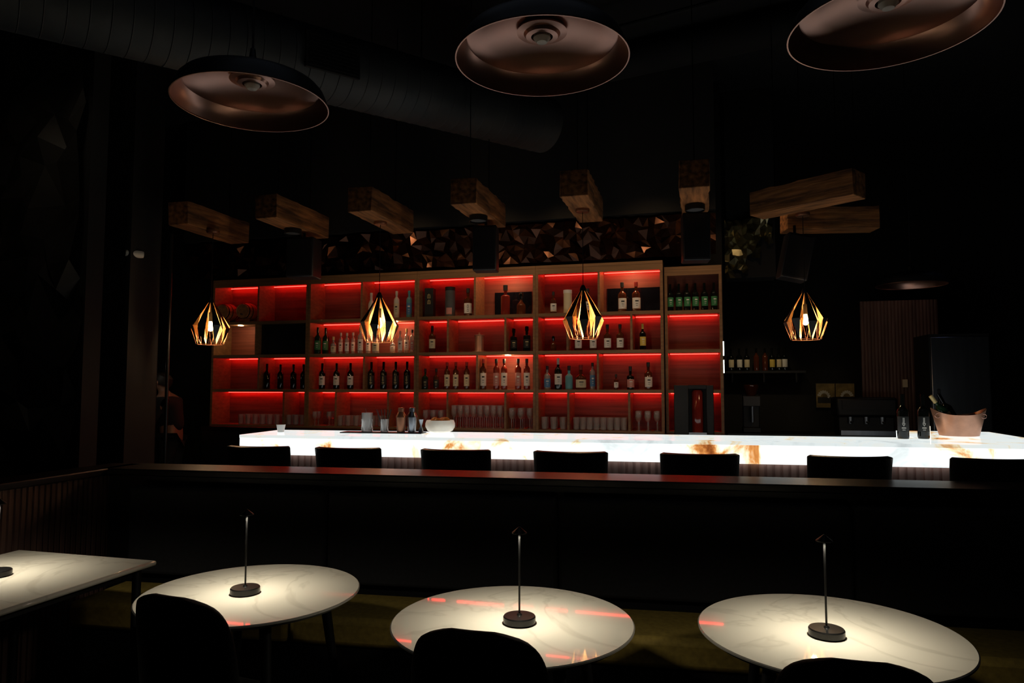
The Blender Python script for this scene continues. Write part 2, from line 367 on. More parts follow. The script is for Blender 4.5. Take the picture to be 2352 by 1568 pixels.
for sx in (-1,1):
    for sy in (-1,1): MB().tube([(sx*.36,sy*.36,TZ-.025),(sx*.36,sy*.36,0)], .02, 12).build('leg', 'black', t)
sl2 = hz(-8,1322,TZ); lamp(sl2, 'black table lamp on the square table, cut by the left edge')
def make_chair(loc, rz, lab):
    t = thing('dining_chair', lab, 'chair', loc, rz, 'black upholstered chairs facing the tables')
    m = MB(); nu, nv = 16, 14; vs = []; fs = []
    for j in range(nv+1):
        v = (j/nv)**.8*.997; zz = .42+.475*v
        g = (max(0, 1-v**7))**(1/3)*(1-.06*v)
        for k in range(nu+1):
            u = -1+2*k/nu
            vs.append((.222*u*g, -.20-.05*v+.09*(u*g)**2, zz))
    for j in range(nv):
        for k in range(nu): fs.append((j*(nu+1)+k, j*(nu+1)+k+1, (j+1)*(nu+1)+k+1, (j+1)*(nu+1)+k))
    m.add(vs, fs).build('backrest', 'fabric', t, solid=.04, sub=1)
    MB().box((0,-.01,.435), (.40,.40,.07)).build('seat', 'fabric', t, bevel=.03)
    for sx in (-1,1):
        for sy in (-1,1): MB().tube([(sx*.15,sy*.15,.41),(sx*.18,sy*.18,0)], [.016,.010], 10).build('leg', 'black', t)
    return t
cz = .89
def cpos(px, py, rz=0): p = hz(px, py, cz); return (p.x+.24*math.sin(-rz), p.y+.24*math.cos(rz), 0)
ch = make_chair(cpos(384,1368,-.12), -.12, 'black upholstered chair back in front of the left round table')
copy_tree(ch, cpos(1083,1448), 0, 'black upholstered chair back in front of the middle round table')
copy_tree(ch, cpos(1976,1518), 0, 'black upholstered chair back in front of the right round table')
# ---------- large dome pendants ----------
def dome(c, r, zr, lab, group):
    t = thing('dome_pendant', lab, 'pendant lamp', (c.x, c.y, zr), 0, group); k = r/.3
    MB().lathe([(.3*k,0),(.292*k,.030*k),(.280*k,.058*k),(.262*k,.078*k),(.20*k,.103*k),(.13*k,.122*k),(.06*k,.134*k),(.04*k,.14*k),(0,.14*k)], 72).build('shade', 'black', t)
    MB().lathe([(.2985*k,.0),(.289*k,.028*k),(.276*k,.056*k),(.262*k,.070*k),(.255*k,.070*k),(.20*k,.090*k),(.13*k,.108*k),(.05*k,.116*k),(0,.116*k)], 72).build('copper_lining', 'copper', t)
    MB().lathe([(r-.0025,-.002),(r+.002,-.002),(r+.002,.003),(r-.0025,.003),(r-.0025,-.002)], 72).build('rim', 'copper', t)
    MB().lathe([(.03*k,.115*k),(.082*k,.108*k),(.088*k,.098*k),(.064*k,.094*k),(.056*k,.084*k),(.038*k,.082*k),(.034*k,.10*k)], 40).build('socket_ring', 'copper', t)
    MB().lathe([(0,.060*k),(.018*k,.063*k),(.03*k,.078*k),(.028*k,.095*k),(0,.105*k)], 24).build('bulb', 'frost', t)
    MB().lathe([(0,.13*k),(.038*k,.13*k),(.036*k,.175*k),(.014,.195*k),(.01,.23*k),(0,.23*k)], 24).build('neck', 'black', t)
    MB().tube([(0,0,.22*k),(0,0,ZC-zr)], .004, 6).build('cord', 'black', t)
    return t
dome(hz(578,240,2.71), .30, 2.71, 'black dome pendant with copper lining, leftmost of the large ones', 'large dome pendants')
dome(hz(1245,138,2.71), .30, 2.71, 'black dome pendant with copper lining, over the middle table', 'large dome pendants')
dome(hz(2042,64,2.71), .30, 2.71, 'black dome pendant with copper lining at the upper right corner', 'large dome pendants')
p = hY(2093, 655, 6.5); dome(p, .30, p.z, 'small far dome pendant before the fluted brown panel', None)
# ---------- shelving ----------
def zt(py, px=1176): return ht(px, py, TS).z
ZTOP = zt(613); ZL = [zt(725), zt(810), zt(898)]; CT = 1.10; TH = .034; D = .34
FZ = [ZL[0]+TH/2, ZL[1]+TH/2, ZL[2]+TH/2, CT+.02]
FASC = .12
CZ = [ZTOP-FASC+.03, ZL[0]-TH/2, ZL[1]-TH/2, ZL[2]-TH/2]
UN = ['first','second','third','fourth','fifth']
ub = [487, 707, 957, 1230, 1524]
units = [(487,707,[[593],[587],[593],[650]]), (707,957,[[830],[],[835],[770,890]]), (957,1230,[[1090],[1028,1160],[1095],[1027,1160]]),
         (1230,1524,[[1375],[1303,1450],[1373],[1305,1445]]), (1527,1660,[[],[],[],[]])]
rowpy = [680, 770, 855, 945]
s_l = ht(487,750,TS).x; s_r = ht(1660,750,TS+.08).x
t = thing('back_bar_cabinet', 'dark base cabinet carrying the red-lit bottle shelving', 'cabinet', ((s_l+s_r)/2, TS+.1, PZ))
MB().box((0,.03,(CT-.04-PZ)/2), (s_r-s_l, .50, CT-.04-PZ)).build('body', 'black', t)
MB().box((0,.02,CT-.02-PZ), (s_r-s_l, .54, .04)).build('countertop', 'capwood', t, bevel=.004)
for i in range(8):
    x = -(s_r-s_l)/2+(i+.5)*(s_r-s_l)/8; dr = MB().box((x,-.23,.46), ((s_r-s_l)/8-.02, .018, .76)).build('cabinet_door', 'black', t)
    MB().box((x+.2,-.245,.75), (.012,.018,.12)).build('handle', 'steel', dr)
for ui, (pl, pr, rows) in enumerate(units):
    tf = TS+(.08 if ui == 4 else 0); d = D-(.08 if ui == 4 else 0)
    xl = ht(pl,760,tf).x+.001; xr = ht(pr,760,tf).x-.001; xm = (xl+xr)/2; zt_ = ZTOP-(.06 if ui == 4 else 0)
    desc = ['red-lit walnut shelving unit with small barrels, leftmost', 'red-lit walnut shelving unit holding clear spirits, second from left', 'middle walnut shelving unit with copper canister and dark cartons',
            'fourth walnut shelving unit from left with white labelled whiskies', 'narrow set-back shelving unit with six green labelled bottles'][ui]
    t = thing('shelving_unit', desc, 'shelving', (xm, tf, CT), 0, 'walnut back bar shelving units')
    def B(name, x0, x1, y0, y1, z0, z1, mat, par=t, **kw): return MB().box(((x0+x1)/2-xm, (y0+y1)/2, (z0+z1)/2-CT), (x1-x0, y1-y0, z1-z0)).build(name, mat, par, **kw)
    W = .028
    B('back_panel', xl+W, xr-W, d-.012, d, CT+.001, zt_-.031, 'shelfback')
    B('side_panel', xl, xl+W, 0, d, CT+.001, zt_-.031, 'shelf'); B('side_panel', xr-W, xr, 0, d, CT+.001, zt_-.031, 'shelf')
    B('top_board', xl, xr, 0, d, zt_-.03, zt_, 'shelf')
    B('fascia', xl+W, xr-W, .002, .022, zt_-FASC+.03, zt_-.031, 'shelf')
    B('bottom_board', xl+W, xr-W, 0.0, d-.013, CT+.001, CT+.02, 'shelf')
    for r in range(3): B('shelf_board', xl+W, xr-W, 0.004, d-.013, ZL[r]-TH/2, ZL[r]+TH/2, 'shelf')
    for r in range(4):
        xs = [xl+W]
        for dp in rows[r]:
            x = ht(dp, rowpy[r], tf).x; B('divider', x-.011, x+.011, .006, d-.013, FZ[r], (CZ[r] if r else zt_-.031), 'shelf'); xs += [x-.011, x+.011]
        xs.append(xr-W)
        for c in range(0, len(xs), 2):
            x0, x1 = xs[c], xs[c+1]
            cid = (ui, r, c//2)
            top = CZ[r] if r else zt_-.031
            if cid == (0,1,1): B('dark_inset', x0+.002, x1-.002, .10, .12, FZ[r]+.001, CZ[r]-.001, 'black')
            elif cid == (0,1,0): pass
            else:
                ts_ = (CZ[0]+.03) if r == 0 else top
                B('light_strip', x0+.012, x1-.012, d-.060, d-.050, ts_-.010, ts_-.001, 'strip')
            if cid in ((1,0,1), (2,0,1), (3,0,1)):
                q = {1:(795,832), 2:(1138,1222), 3:(1395,1516)}[ui]
                a_ = max(ht(q[0],700,tf+d).x, x0+.003); b_ = min(ht(q[1],700,tf+d).x, x1-.003)
                if b_ > a_+.03: B('dark_pane', a_, b_, d-.022, d-.013, FZ[r]+.002, FZ[r]+.28, 'pane')  # dark glossy panes standing for openings in the back
            if cid in ((2,0,1), (3,0,1), (1,1,0), (2,2,1), (0,1,0)):
                xc = (x0+x1)/2 if cid != (1,1,0) else x0+(x1-x0)*.78
                MB().lathe([(0,-.004),(.03,-.004),(.034,0),(0,0)], 20).build('downlight', 'warmled', t, (xc-xm, .12, top-CT-.001))
                light('POINT', 'niche_light', (xc-xm, .10, top-CT-.035), 1.4 if ui != 0 else .7, (1,.66,.36), t, .02)
    if ui == 4:
        for (y0,y1) in ((783,816),(826,856)):
            z0, z1 = ht(1664,y1,tf).z, ht(1664,y0,tf).z
            B('side_light', xr+.0, xr+.012, .05, .065, z0, z1, 'coolled')
# ---------- bottles ----------
STY = {'wine':(.122,.60,.74,.043,.80,.047,.16,.50), 'whisky':(.142,.58,.70,.050,.84,.062,.10,.46), 'slim':(.105,.66,.78,.042,.86,.050,.12,.54),
       'squat':(.22,.46,.62,.070,.80,.085,.08,.40), 'vase':(.12,.52,.72,.050,.90,.058,.0,.0), 'decanter':(.20,.40,.62,.06,.66,.11,.0,.0), 'square':(.15,.62,.68,.055,.82,.075,.14,.48), 'medium':(.16,.54,.66,.06,.80,.07,.10,.44)}
cache = {}
def bottle(loc, Hh, style, glass, lab, capm, label, group=None, mark=None, cat='bottle'):
    key = (style, round(Hh, 2)); Hh = key[1]
    rb, hb, hs, rn, cs, cr, l0, l1 = [q*Hh for q in STY[style]]
    def ms(k, f, mats):
        kk = key+(k, str(mats)); 
        if kk not in cache: cache[kk] = f().mesh(k, mats)
        return cache[kk]
    t = thing('bottle', label, cat, loc, 0, group)
    part('glass', ms('glass', lambda: MB().lathe([(0,0),(rb*.93,0),(rb,.012*Hh/.3),(rb,hb),(rb*.93,hb+(hs-hb)*.3),(rn*1.35,hb+(hs-hb)*.85),(rn,hs),(rn,cs+.004),(0,cs+.004)], 24), glass), t)
    if style == 'decanter': part('stopper', ms('stopper', lambda: MB().lathe([(0,cs),(rn*.9,cs),(rn,cs*1.1),(cr*.9,Hh*.82),(cr,Hh*.9),(cr*.6,Hh),(0,Hh)], 16), capm), t)
    else: part('cap', ms('cap', lambda: MB().lathe([(0,cs),(cr,cs),(cr,Hh*.995),(cr*.9,Hh),(0,Hh)], 16), capm), t)
    if lab and l1 > 0:
        a = R(270+15); w_ = R(68)
        lo = part('paper_label', ms('label', lambda: MB().lathe([(rb+.0006,l0),(rb+.0009,l0+.001),(rb+.0009,l1-.001),(rb+.0006,l1)], 14, a0=a-w_, a1=a+w_), lab), t)
        if mark:
            mm = MB()
            def cr_(x0,x1,z0,z1,sk=0):
                n = 3; vs = []; rr = rb+.0022
                for z, off in ((z0,0),(z1,sk)):
                    for i in range(n+1):
                        th = a+(x0+off+(x1-x0)*i/n)/rr; vs.append((rr*math.cos(th), rr*math.sin(th), z))
                mm.add(vs, [(i,i+1,n+2+i,n+1+i) for i in range(n)])
            h = l1-l0; wq = rb*.5
            if mark[0] == 'arrow':
                for dx in (-wq*.28, wq*.05): cr_(dx, dx+wq*.16, l0+h*.5, l0+h*.92)
                cr_(-wq*.5,-wq*.3,l0+h*.6,l0+h*.62); cr_(-wq*.12,wq*.06,l0+h*.36,l0+h*.55,-wq*.5); cr_(-wq*.12,wq*.06,l0+h*.36,l0+h*.55,wq*.5)
                cr_(-wq*.7,wq*.7,l0+h*.22,l0+h*.28); cr_(-wq*.5,wq*.5,l0+h*.10,l0+h*.14)
            elif mark[0] == 'lines':
                cr_(-wq*.8,wq*.8,l0+h*.64,l0+h*.76); cr_(-wq*.6,wq*.6,l0+h*.42,l0+h*.46); cr_(-wq*.5,wq*.5,l0+h*.25,l0+h*.28)
            elif mark[0] == 'strokes':
                for q in (.55,.15):
                    cr_(-wq*.5,wq*.5,l0+h*(q+.22),l0+h*(q+.26)); cr_(-wq*.06,wq*.06,l0+h*q,l0+h*(q+.32)); cr_(-wq*.5,-wq*.4,l0+h*q,l0+h*(q+.18)); cr_(wq*.4,wq*.5,l0+h*q,l0+h*(q+.18)); cr_(-wq*.45,wq*.45,l0+h*q,l0+h*(q+.04))
            mm.build('print', mark[1], lo)
    return t
rows = [
 [(853,662,723,'vase','c_white',None,'c_white','white ceramic bottle'),(911,660,723,'slim','c_white','l_cream','c_white','tall cream ceramic bottle'),(940,660,723,'slim','c_blue','l_blue','c_blue','teal ceramic bottle'),
  (1075,652,718,'whisky','g_amber','l_white','l_ink','dark bottle with calligraphy label'),(1161,643,714,'square','g_red',None,'l_ink','ruby decanter with flat cap'),(1197,663,714,'decanter','g_amber',None,'g_black','dark stoppered decanter'),
  (1271,660,712,'whisky','g_amber','l_white','l_ink','white labelled whisky'),(1350,655,711,'whisky','g_amber','l_white','l_ink','whisky behind pendant'),(1429,641,710,'whisky','g_amber','l_white','l_ink','tall white labelled whisky'),(1461,641,710,'whisky','g_amber','l_white','l_red','white labelled red-capped whisky')]
 + [(x,651,714,'wine','g_black','l_green','g_black','black bottle with green label') for x in (1539,1559,1578,1597,1618,1640)],
 [(730,750,811,'wine','g_green','l_green','g_black','dark green labelled bottle'),(748,750,811,'wine','g_green','l_green','g_black','dark green labelled bottle'),(766,772,811,'medium','g_clear','l_cream','l_gold','small clear spirit bottle'),
  (783,762,811,'slim','g_clear','l_white','c_white','clear gin bottle'),(797,762,811,'slim','g_clear','l_white','c_white','clear gin bottle'),(811,762,811,'slim','g_clear','l_white','c_white','clear gin bottle'),(828,750,810,'slim','g_clear','l_white','l_gold','tall clear spirit bottle'),
  (846,756,810,'slim','g_clear','l_white','c_white','clear spirit bottle'),(863,758,810,'medium','g_clear','l_cream','l_gold','clear spirit bottle'),(902,770,809,'medium','g_clear','l_white','l_gold','stout clear bottle'),(919,758,809,'slim','g_clear','l_white','l_pink','clear spirit bottle'),(934,752,809,'slim','g_clear','l_white','l_gold','tall clear bottle'),(947,754,808,'slim','g_clear','l_pink','l_ink','clear pink labelled bottle'),
  (993,745,806,'wine','g_amber','l_cream','l_ink','amber bottle with cream label'),(1180,748,802,'square','g_black','l_black','g_black','black square bottle'),(1210,745,802,'square','g_black','l_black','g_black','black square bottle'),
  (1271,768,802,'decanter','g_amber',None,'g_black','short round stoppered bottle'),(1328,740,798,'whisky','g_amber','l_white','l_ink','white labelled dark bottle'),(1362,740,798,'whisky','g_amber','l_white','l_ink','white labelled dark bottle'),(1395,738,797,'whisky','g_amber','l_white','l_ink','white labelled dark bottle'),(1424,738,797,'whisky','g_amber','l_white','l_ink','white labelled dark bottle'),(1476,737,797,'wine','g_black','l_yellow','l_yellow','black bottle with yellow label')],
 [(613,838,895,'wine','g_black',None,'g_black','plain black wine bottle'),(644,838,895,'wine','g_black',None,'g_black','plain black wine bottle'),(674,838,895,'wine','g_black',None,'g_black','plain black wine bottle'),(697,838,895,'wine','g_black',None,'g_black','plain black wine bottle'),
  (740,835,895,'wine','g_black','l_white','g_black','wine bottle with white label'),(773,835,895,'wine','g_black','l_white','g_black','wine bottle with white label'),(805,835,895,'wine','g_black','l_white','g_black','wine bottle with white label'),
  (853,832,895,'wine','g_black','l_black','g_black','black wine with arrow label'),(881,832,895,'wine','g_black','l_black','g_black','black wine with arrow label'),(909,832,895,'wine','g_black','l_black','g_black','black wine with arrow label'),(935,832,895,'wine','g_black','l_black','g_black','black wine with arrow label'),
  (977,845,893,'whisky','g_green','l_black','l_ink','short bottle with black label'),(1002,845,893,'whisky','g_amber','l_black','l_ink','short bottle with black label'),(1027,825,888,'slim','g_amber','l_cream','l_red','slim bottle with cream label'),(1047,825,888,'slim','g_amber','l_cream','l_red','slim bottle with cream label'),(1072,825,888,'slim','g_amber','l_cream','l_red','slim bottle with cream label'),
  (1110,823,893,'slim','g_amber','l_white','l_red','red-capped white labelled bottle'),(1140,823,893,'slim','g_red','l_pink','l_ink','pink labelled bottle'),(1158,823,893,'slim','g_red','l_white','l_ink','white labelled bottle'),(1190,823,893,'slim','g_red','l_pink','l_ink','pink labelled bottle'),(1210,823,893,'slim','g_red','l_white','l_ink','white labelled bottle'),
  (1257,838,892,'whisky','g_clear','l_blue','l_ink','bottle with blue label'),(1282,821,893,'wine','g_black','l_white','c_white','tall dark bottle, white label'),(1307,838,892,'medium','c_blue',None,'l_ink','matte blue bottle'),(1334,835,892,'squat','g_amber','l_cream','l_red','squat wide whisky bottle'),(1361,830,892,'slim','g_clear','l_blue','l_ink','slim silvery bottle'),
  (1415,857,892,'square','g_amber','l_white','l_ink','small squarish bottle'),(1448,838,892,'medium','g_black','l_pink','l_ink','black bottle with pink label'),(1489,829,892,'whisky','g_amber','l_white','l_ink','tall bottle with white label')]]
rn_ = ['top','second','third']
for r, lst in enumerate(rows):
    cnt = {}
    for i, (px, y0, y1, stl, gl, lb, cp, desc) in enumerate(sorted(lst)):
        ui = max(k for k in range(5) if px >= ub[k]); n = cnt.get(ui, 0); cnt[ui] = n+1
        tt = TS+.10+(.05 if ui == 4 else 0)
        if r == 1 and ui == 1: tt += .055 if i % 2 else -.03
        p = ht(px, (y0+y1)/2, tt); Hh = (y1-y0)*depth(p)/F
        mk_ = None
        if 'arrow' in desc: mk_ = ('arrow','l_gold')
        elif 'calligraphy' in desc: mk_ = ('strokes','l_ink')
        elif lb in ('l_white','l_cream'): mk_ = ('lines','l_ink')
        elif lb in ('l_green','l_blue','l_pink','l_yellow'): mk_ = ('lines','l_white')
        elif lb == 'l_black': mk_ = ('lines','l_gold')
        bottle((p.x, tt, FZ[r]), Hh, stl, gl, lb, cp, f'{desc}, {ORD[n]} from left on {rn_[r]} shelf of {UN[ui]} shelving unit', f'bottles on the {rn_[r]} shelf', mk_)
def on_shelf(px, y0, y1, r, off=.15): p = ht(px, (y0+y1)/2, TS+off); return (p.x, TS+off, FZ[r]), (y1-y0)*depth(p)/F, depth(p)/F
loc, h, k = on_shelf(988,652,719,0,.12); t = thing('carton', 'black tall carton with pale calligraphy on the top shelf', 'box', loc, .1)
MB().box((0,0,h/2),(.10,.10,h)).build('body','box_dark',t,bevel=.002)
m = MB()
for q in (.62,.42):
    for a_, b_, c_, d_ in ((-.018,.018,.09,.10),(-.003,.003,.02,.12),(-.018,-.013,.02,.08),(.013,.018,.02,.08),(-.018,.018,.02,.028)): m.box(((a_+b_)/2,-.0508,h*q+(c_+d_)/4),(b_-a_,.001,(d_-c_)/2))
m.build('print','l_gold',t)
loc, h, k = on_shelf(1034,650,719,0,.12); t = thing('gift_canister', 'grey floral gift canister beside the black carton, top shelf', 'canister', loc)
MB().lathe([(0,0),(.056,0),(.056,h*.92),(0,h*.92)],32).build('body','box_grey',t); MB().lathe([(.058,h*.88),(.058,h),(0,h)],32).build('lid','box_dark',t)
MB().lathe([(.0565,h*.08),(.0565,h*.3)],14,a0=R(240),a1=R(310)).build('floral_print','l_pink',t)
loc, h, k = on_shelf(1304,657,712,0,.12); t = thing('gift_canister', 'cream cylindrical gift canister on top shelf of fourth unit', 'canister', loc)
MB().lathe([(0,0),(.045,0),(.045,h*.9),(0,h*.9)],32).build('body','l_cream',t); MB().lathe([(.047,h*.86),(.047,h),(0,h)],32).build('lid','l_white',t)
loc, h, k = on_shelf(1101,758,803,1,.10); t = thing('copper_canister', 'copper cylinder canister alone in red-lit second shelf niche', 'canister', loc)
MB().lathe([(0,0),(.075,0),(.075,.012),(.05,.014),(.05,h*.82),(.056,h*.84),(.056,h*.88),(0,h*.9)],32).build('body','bucket',t)
MB().lathe([(0,h*.88),(.012,h*.88),(.01,h),(0,h)],16).build('knob','bucket',t)
for px, lb in ((527,'small oak barrel, left one of two beside the red strip'), (573,'small oak barrel, right one of two on the top left shelf')):
    p = ht(px, 712, TS+.15); t = thing('barrel', lb, 'barrel', (p.x, TS+.135, FZ[0]), 0, 'small oak barrels')
    rx = Matrix.Rotation(R(90),4,'X'); Z = .13
    MB().lathe([(0,-.12),(.078,-.12),(.084,-.125),(.10,-.05),(.104,0),(.10,.05),(.084,.125),(.078,.12),(0,.12)],32,(0,0,Z),rx).build('cask','barrelwood',t)
    for q in (-.1,-.045,.045,.1):
        rr = .105-abs(q)*.16; MB().lathe([(rr,q-.008),(rr+.003,q-.008),(rr+.003,q+.008),(rr,q+.008)],32,(0,0,Z),rx).build('hoop','blackmetal',t)
    MB().lathe([(0,0),(.01,0),(.008,.03),(0,.03)],12,(0,-.12,Z-.04),rx).build('tap','steel',t)
    for yy in (-.07,.07): MB().box((0,yy,.019),(.13,.02,.038)).build('cradle','barrelwood',t)
# glassware in bottom row
gcache = {}
def glassmesh(kind, h):
    if (kind,h) not in gcache:
        if kind == 'tumbler': pr = [(0,.004),(.030,.004),(.036,h),(.034,h),(.028,.010),(0,.010)]
        else: pr = [(0,0),(.03,0),(.028,.004),(.004,.008),(.004,h*.45),(.022,h*.52),(.034,h*.7),(.030,h),(.028,h),(.031,h*.7),(0,h*.5)]
        gcache[(kind,h)] = MB().lathe(pr, 16).mesh('glass', 'glass')
    return gcache[(kind,h)]
gl = [(553,643,6,3,'tumbler',.12,'first'),(662,702,3,2,'tumbler',.12,'first, right niche'),(722,762,2,2,'wine',.16,'second, left niche'),(780,880,6,2,'tumbler',.12,'second, middle niche'),
      (975,1018,3,2,'wine',.19,'third, left niche'),(1040,1154,8,3,'wine',.245,'third, middle niche'),(1172,1222,3,3,'wine',.22,'third, right niche'),(1247,1298,3,2,'tumbler',.13,'fourth, left niche'),(1320,1438,8,3,'tumbler',.13,'fourth, middle niche'),(1462,1514,3,3,'wine',.20,'fourth, right niche')]
for (p0,p1,n,rw,kind,h,wh) in gl:
    for j in range(rw):
        for i in range(n):
            tt = TS+.06+j*.078; a_ = ht(p0,960,TS+.08).x+.02; b_ = ht(p1,960,TS+.08).x-.02
            o = bpy.data.objects.new('drinking_glass', glassmesh(kind, h)); COL.objects.link(o); o.location = (a_+(b_-a_)*i/max(1,n-1), tt, CT+.0205)
            tag(o, ('stemmed' if kind == 'wine' else 'short')+f' clear glass among those on the bottom shelf, unit {wh}', 'glass', f'glassware on the bottom shelf, unit {wh}')
p0 = ht(1548,930,TS-.02); p1 = ht(1640,930,TS-.02); zz1 = ht(1590,884,TS).z
t = thing('beverage_dispenser', 'black dispenser cabinet with amber jar standing under the fifth shelf', 'dispenser', ((p0.x+p1.x)/2, TS-.035, CT))
wd = p1.x-p0.x; hh = zz1-CT
MB().box((-wd*.31,0,hh/2),(wd*.36,.16,hh)).build('housing','black',t,bevel=.006); MB().box((wd*.40,0,hh/2),(wd*.18,.16,hh)).build('side_column','black',t,bevel=.006)
MB().box((wd*.09,.085,hh/2),(wd*.60,.012,hh)).build('back_plate','black',t)
MB().box((wd*.09,0,hh*.96),(wd*.46,.15,hh*.07)).build('lid','black',t)
MB().lathe([(0,.02),(.05,.02),(.055,.05),(.055,hh*.85),(.04,hh*.9),(0,hh*.9)],20,(wd*.09,0,0)).build('jar','g_red',t); MB().box((wd*.09,0,.012),(wd*.44,.14,.024)).build('tray','steel',t)
# ---------- faceted panels ----------
def facets(s0, s1, z0, z1, n, k, amp, seed, tfun, keep=lambda a, b: True):
    rnd = random.Random(seed); m = MB(); g = {}
    for i in range(n+1):
        for j in range(k+1):
            x = s0+(s1-s0)*(i+(0 if i in (0,n) else rnd.uniform(-.4,.4)))/n; z = z0+(z1-z0)*(j+(0 if j in (0,k) else rnd.uniform(-.4,.4)))/k
            g[i,j] = (x, tfun(x,z)+rnd.uniform(-amp,amp), z)
    vs = []; fs = []
    for i in range(n):
        for j in range(k):
            a_, b_, c_, d_ = g[i,j], g[i+1,j], g[i+1,j+1], g[i,j+1]
            if rnd.random() < .5: tr = [(a_,b_,c_),(a_,c_,d_)]
            else: tr = [(a_,b_,d_),(b_,c_,d_)]
            if not keep((i+.5)/n, (j+.5)/k): continue
            for q in tr: o = len(vs); vs += q; fs.append((o,o+1,o+2))
    m.add(vs, fs); return m
fl = ht(425,600,TS-.1).x; fr = ht(1645,570,TS-.1).x; fz0 = ZTOP+.04; fz1 = zt(522)
struct(facets(fl, fr, fz0, fz1, 84, 6, .045, 3, lambda x,z: TS+.04-(z-fz0)*.35).build('wall_bulkhead', 'facet', flat=True), 'long band of bronze triangular facets above the bottle shelving')
fr2 = ht(1660,570,TS+.6).x; fr3 = ht(1785,570,TS+.6).x; zc0 = ht(1700,640,TS+.6).z; zc1 = ht(1700,506,TS+.6).z
struct(facets(fr2+.02, fr3, zc0, zc1, 12, 12, .07, 5, lambda x,z: TS+.58, lambda a_,b_: a_*.9+(1-b_) < 1.12+.12*math.sin(a_*17+b_*9) and a_+b_ < 1.82).build('wall_corner', 'facetgold', flat=True), 'short dull gold faceted panel right of the shelving')
struct(MB().box(((fr2+.03+fr3)/2, TS+.82, (zc0+ZC)/2+.01), (fr3-fr2-.05,.28,ZC-zc0-.02)).build('wall_soffit', 'wall'))
pf = hY(172, 700, 5.3)
struct(facets(pf.x-1.7, pf.x, PZ, ZC-.2, 9, 20, .07, 9, lambda x,z: pf.y).build('wall_partition', 'facetdark', flat=True), 'tall black faceted wall panel at the left edge')
struct(MB().box((pf.x-.85, pf.y+.17, (ZC+PZ)/2), (1.7,.16,ZC-PZ)).build('wall_partition', 'wall'))
tcol = 4.9; c0 = ht(178,700,tcol); c1 = ht(296,700,tcol); struct(MB().box(((c0.x+c1.x)/2, tcol+.175, (ZC+PZ)/2), (c1.x-c0.x,.35,ZC-PZ)).build('wall_column', 'wall'))
struct(MB().box(((fl+fr)/2, TS+.12, (fz1+.03+ZC)/2), (fr-fl, .5, ZC-fz1-.03)).build('wall_soffit', 'wall'))
# ---------- timber beams ----------
BM = 2.96; tb0 = 4.96; tb1 = 5.80
blab = ['dim timber beam at the far left over the thin pole', 'second hanging timber beam from the left', 'third hanging timber beam, carrying a faceted pendant', 'fourth hanging timber beam, above the middle speaker', 'fifth hanging timber beam, carrying the middle-right pendant', 'sixth hanging timber beam seen end on above a speaker']
bx = []
def beam(c, L, rz, lab):
    t = thing('timber_beam', lab, 'beam', c, rz, 'hanging timber beams')
    m = MB(); n = 14; vs = []; rnd = random.Random(int(c[0]*100)); w_ = .205; h_ = .20
    for i in range(n+1):
        y = -L/2+L*i/n
        for (x, z) in ((-1,0),(1,0),(1,1),(-1,1)): vs.append((x*w_/2+rnd.uniform(-.006,.006), y, z*h_+rnd.uniform(-.006,.006)*(1 if z else .0)))
    fs = [(0,1,2,3),(4*n,4*n+3,4*n+2,4*n+1)]
    for i in range(n):
        for k in range(4): fs.append((4*i+k, 4*i+4+k, 4*i+4+(k+1)%4, 4*i+(k+1)%4))
    m.add(vs, fs).build('timber', 'beam', t, bevel=.006)
    for y in (-L*.3, L*.3): MB().tube([(0,y,h_-.01),(0,y,ZC-c[2])], .004, 6).build('cable', 'blackmetal', t)
    return t
for i, px in enumerate((410,611,827,1064,1318,1595)):
    x = ht(px, 450, tb0).x; bx.append(x); beam((x, (tb0+tb1)/2, BM), tb1-tb0, 0, blab[i])
a_ = hz(1975,452,BM); b_ = hz(1738,500,BM); mid = (a_+b_)/2; beam((mid.x, mid.y, BM), (a_-b_).length, math.atan2((a_-b_).y,(a_-b_).x)-R(90), 'angled timber beam at right carrying the right faceted pendant')
a_ = hz(2010,529,BM); b_ = hz(1800,532,BM); mid = (a_+b_)/2; beam((mid.x, mid.y, BM), (a_-b_).length, math.atan2((a_-b_).y,(a_-b_).x)-R(90), 'dark rear timber beam behind the angled one')
for i, px, py, lb in ((1,680,525,'round black spotlight under the second timber beam'),(3,1105,495,'round black spotlight under the fourth timber beam'),(5,1595,470,'round black spotlight under the sixth timber beam')):
    q = hz(px,py,BM); yy = min(max(q.y, tb0+.1), tb1-.1)
    t = thing('ceiling_spotlight', lb, 'spotlight', (bx[i], yy, BM-.05), 0, 'round spotlights under the beams')
    MB().lathe([(.07,0),(.075,.004),(.075,.046),(.03,.05),(0,.05)],28).build('housing','black',t); MB().lathe([(0,.012),(.068,.012)],28).build('lens','box_grey',t)
# added warm fill spots without fixtures, brightening the top of the shelving
for xs_w in ((bx[1]+bx[2])/2, (bx[2]+bx[3])/2+.1, (bx[3]+bx[4])/2, (bx[4]+bx[5])/2, bx[5]+.45):
    light('SPOT','wash_fill', (xs_w, 6.35, 3.55), 10, (1,.66,.34), None, .05, 100, 1.0, (R(36),0,0))
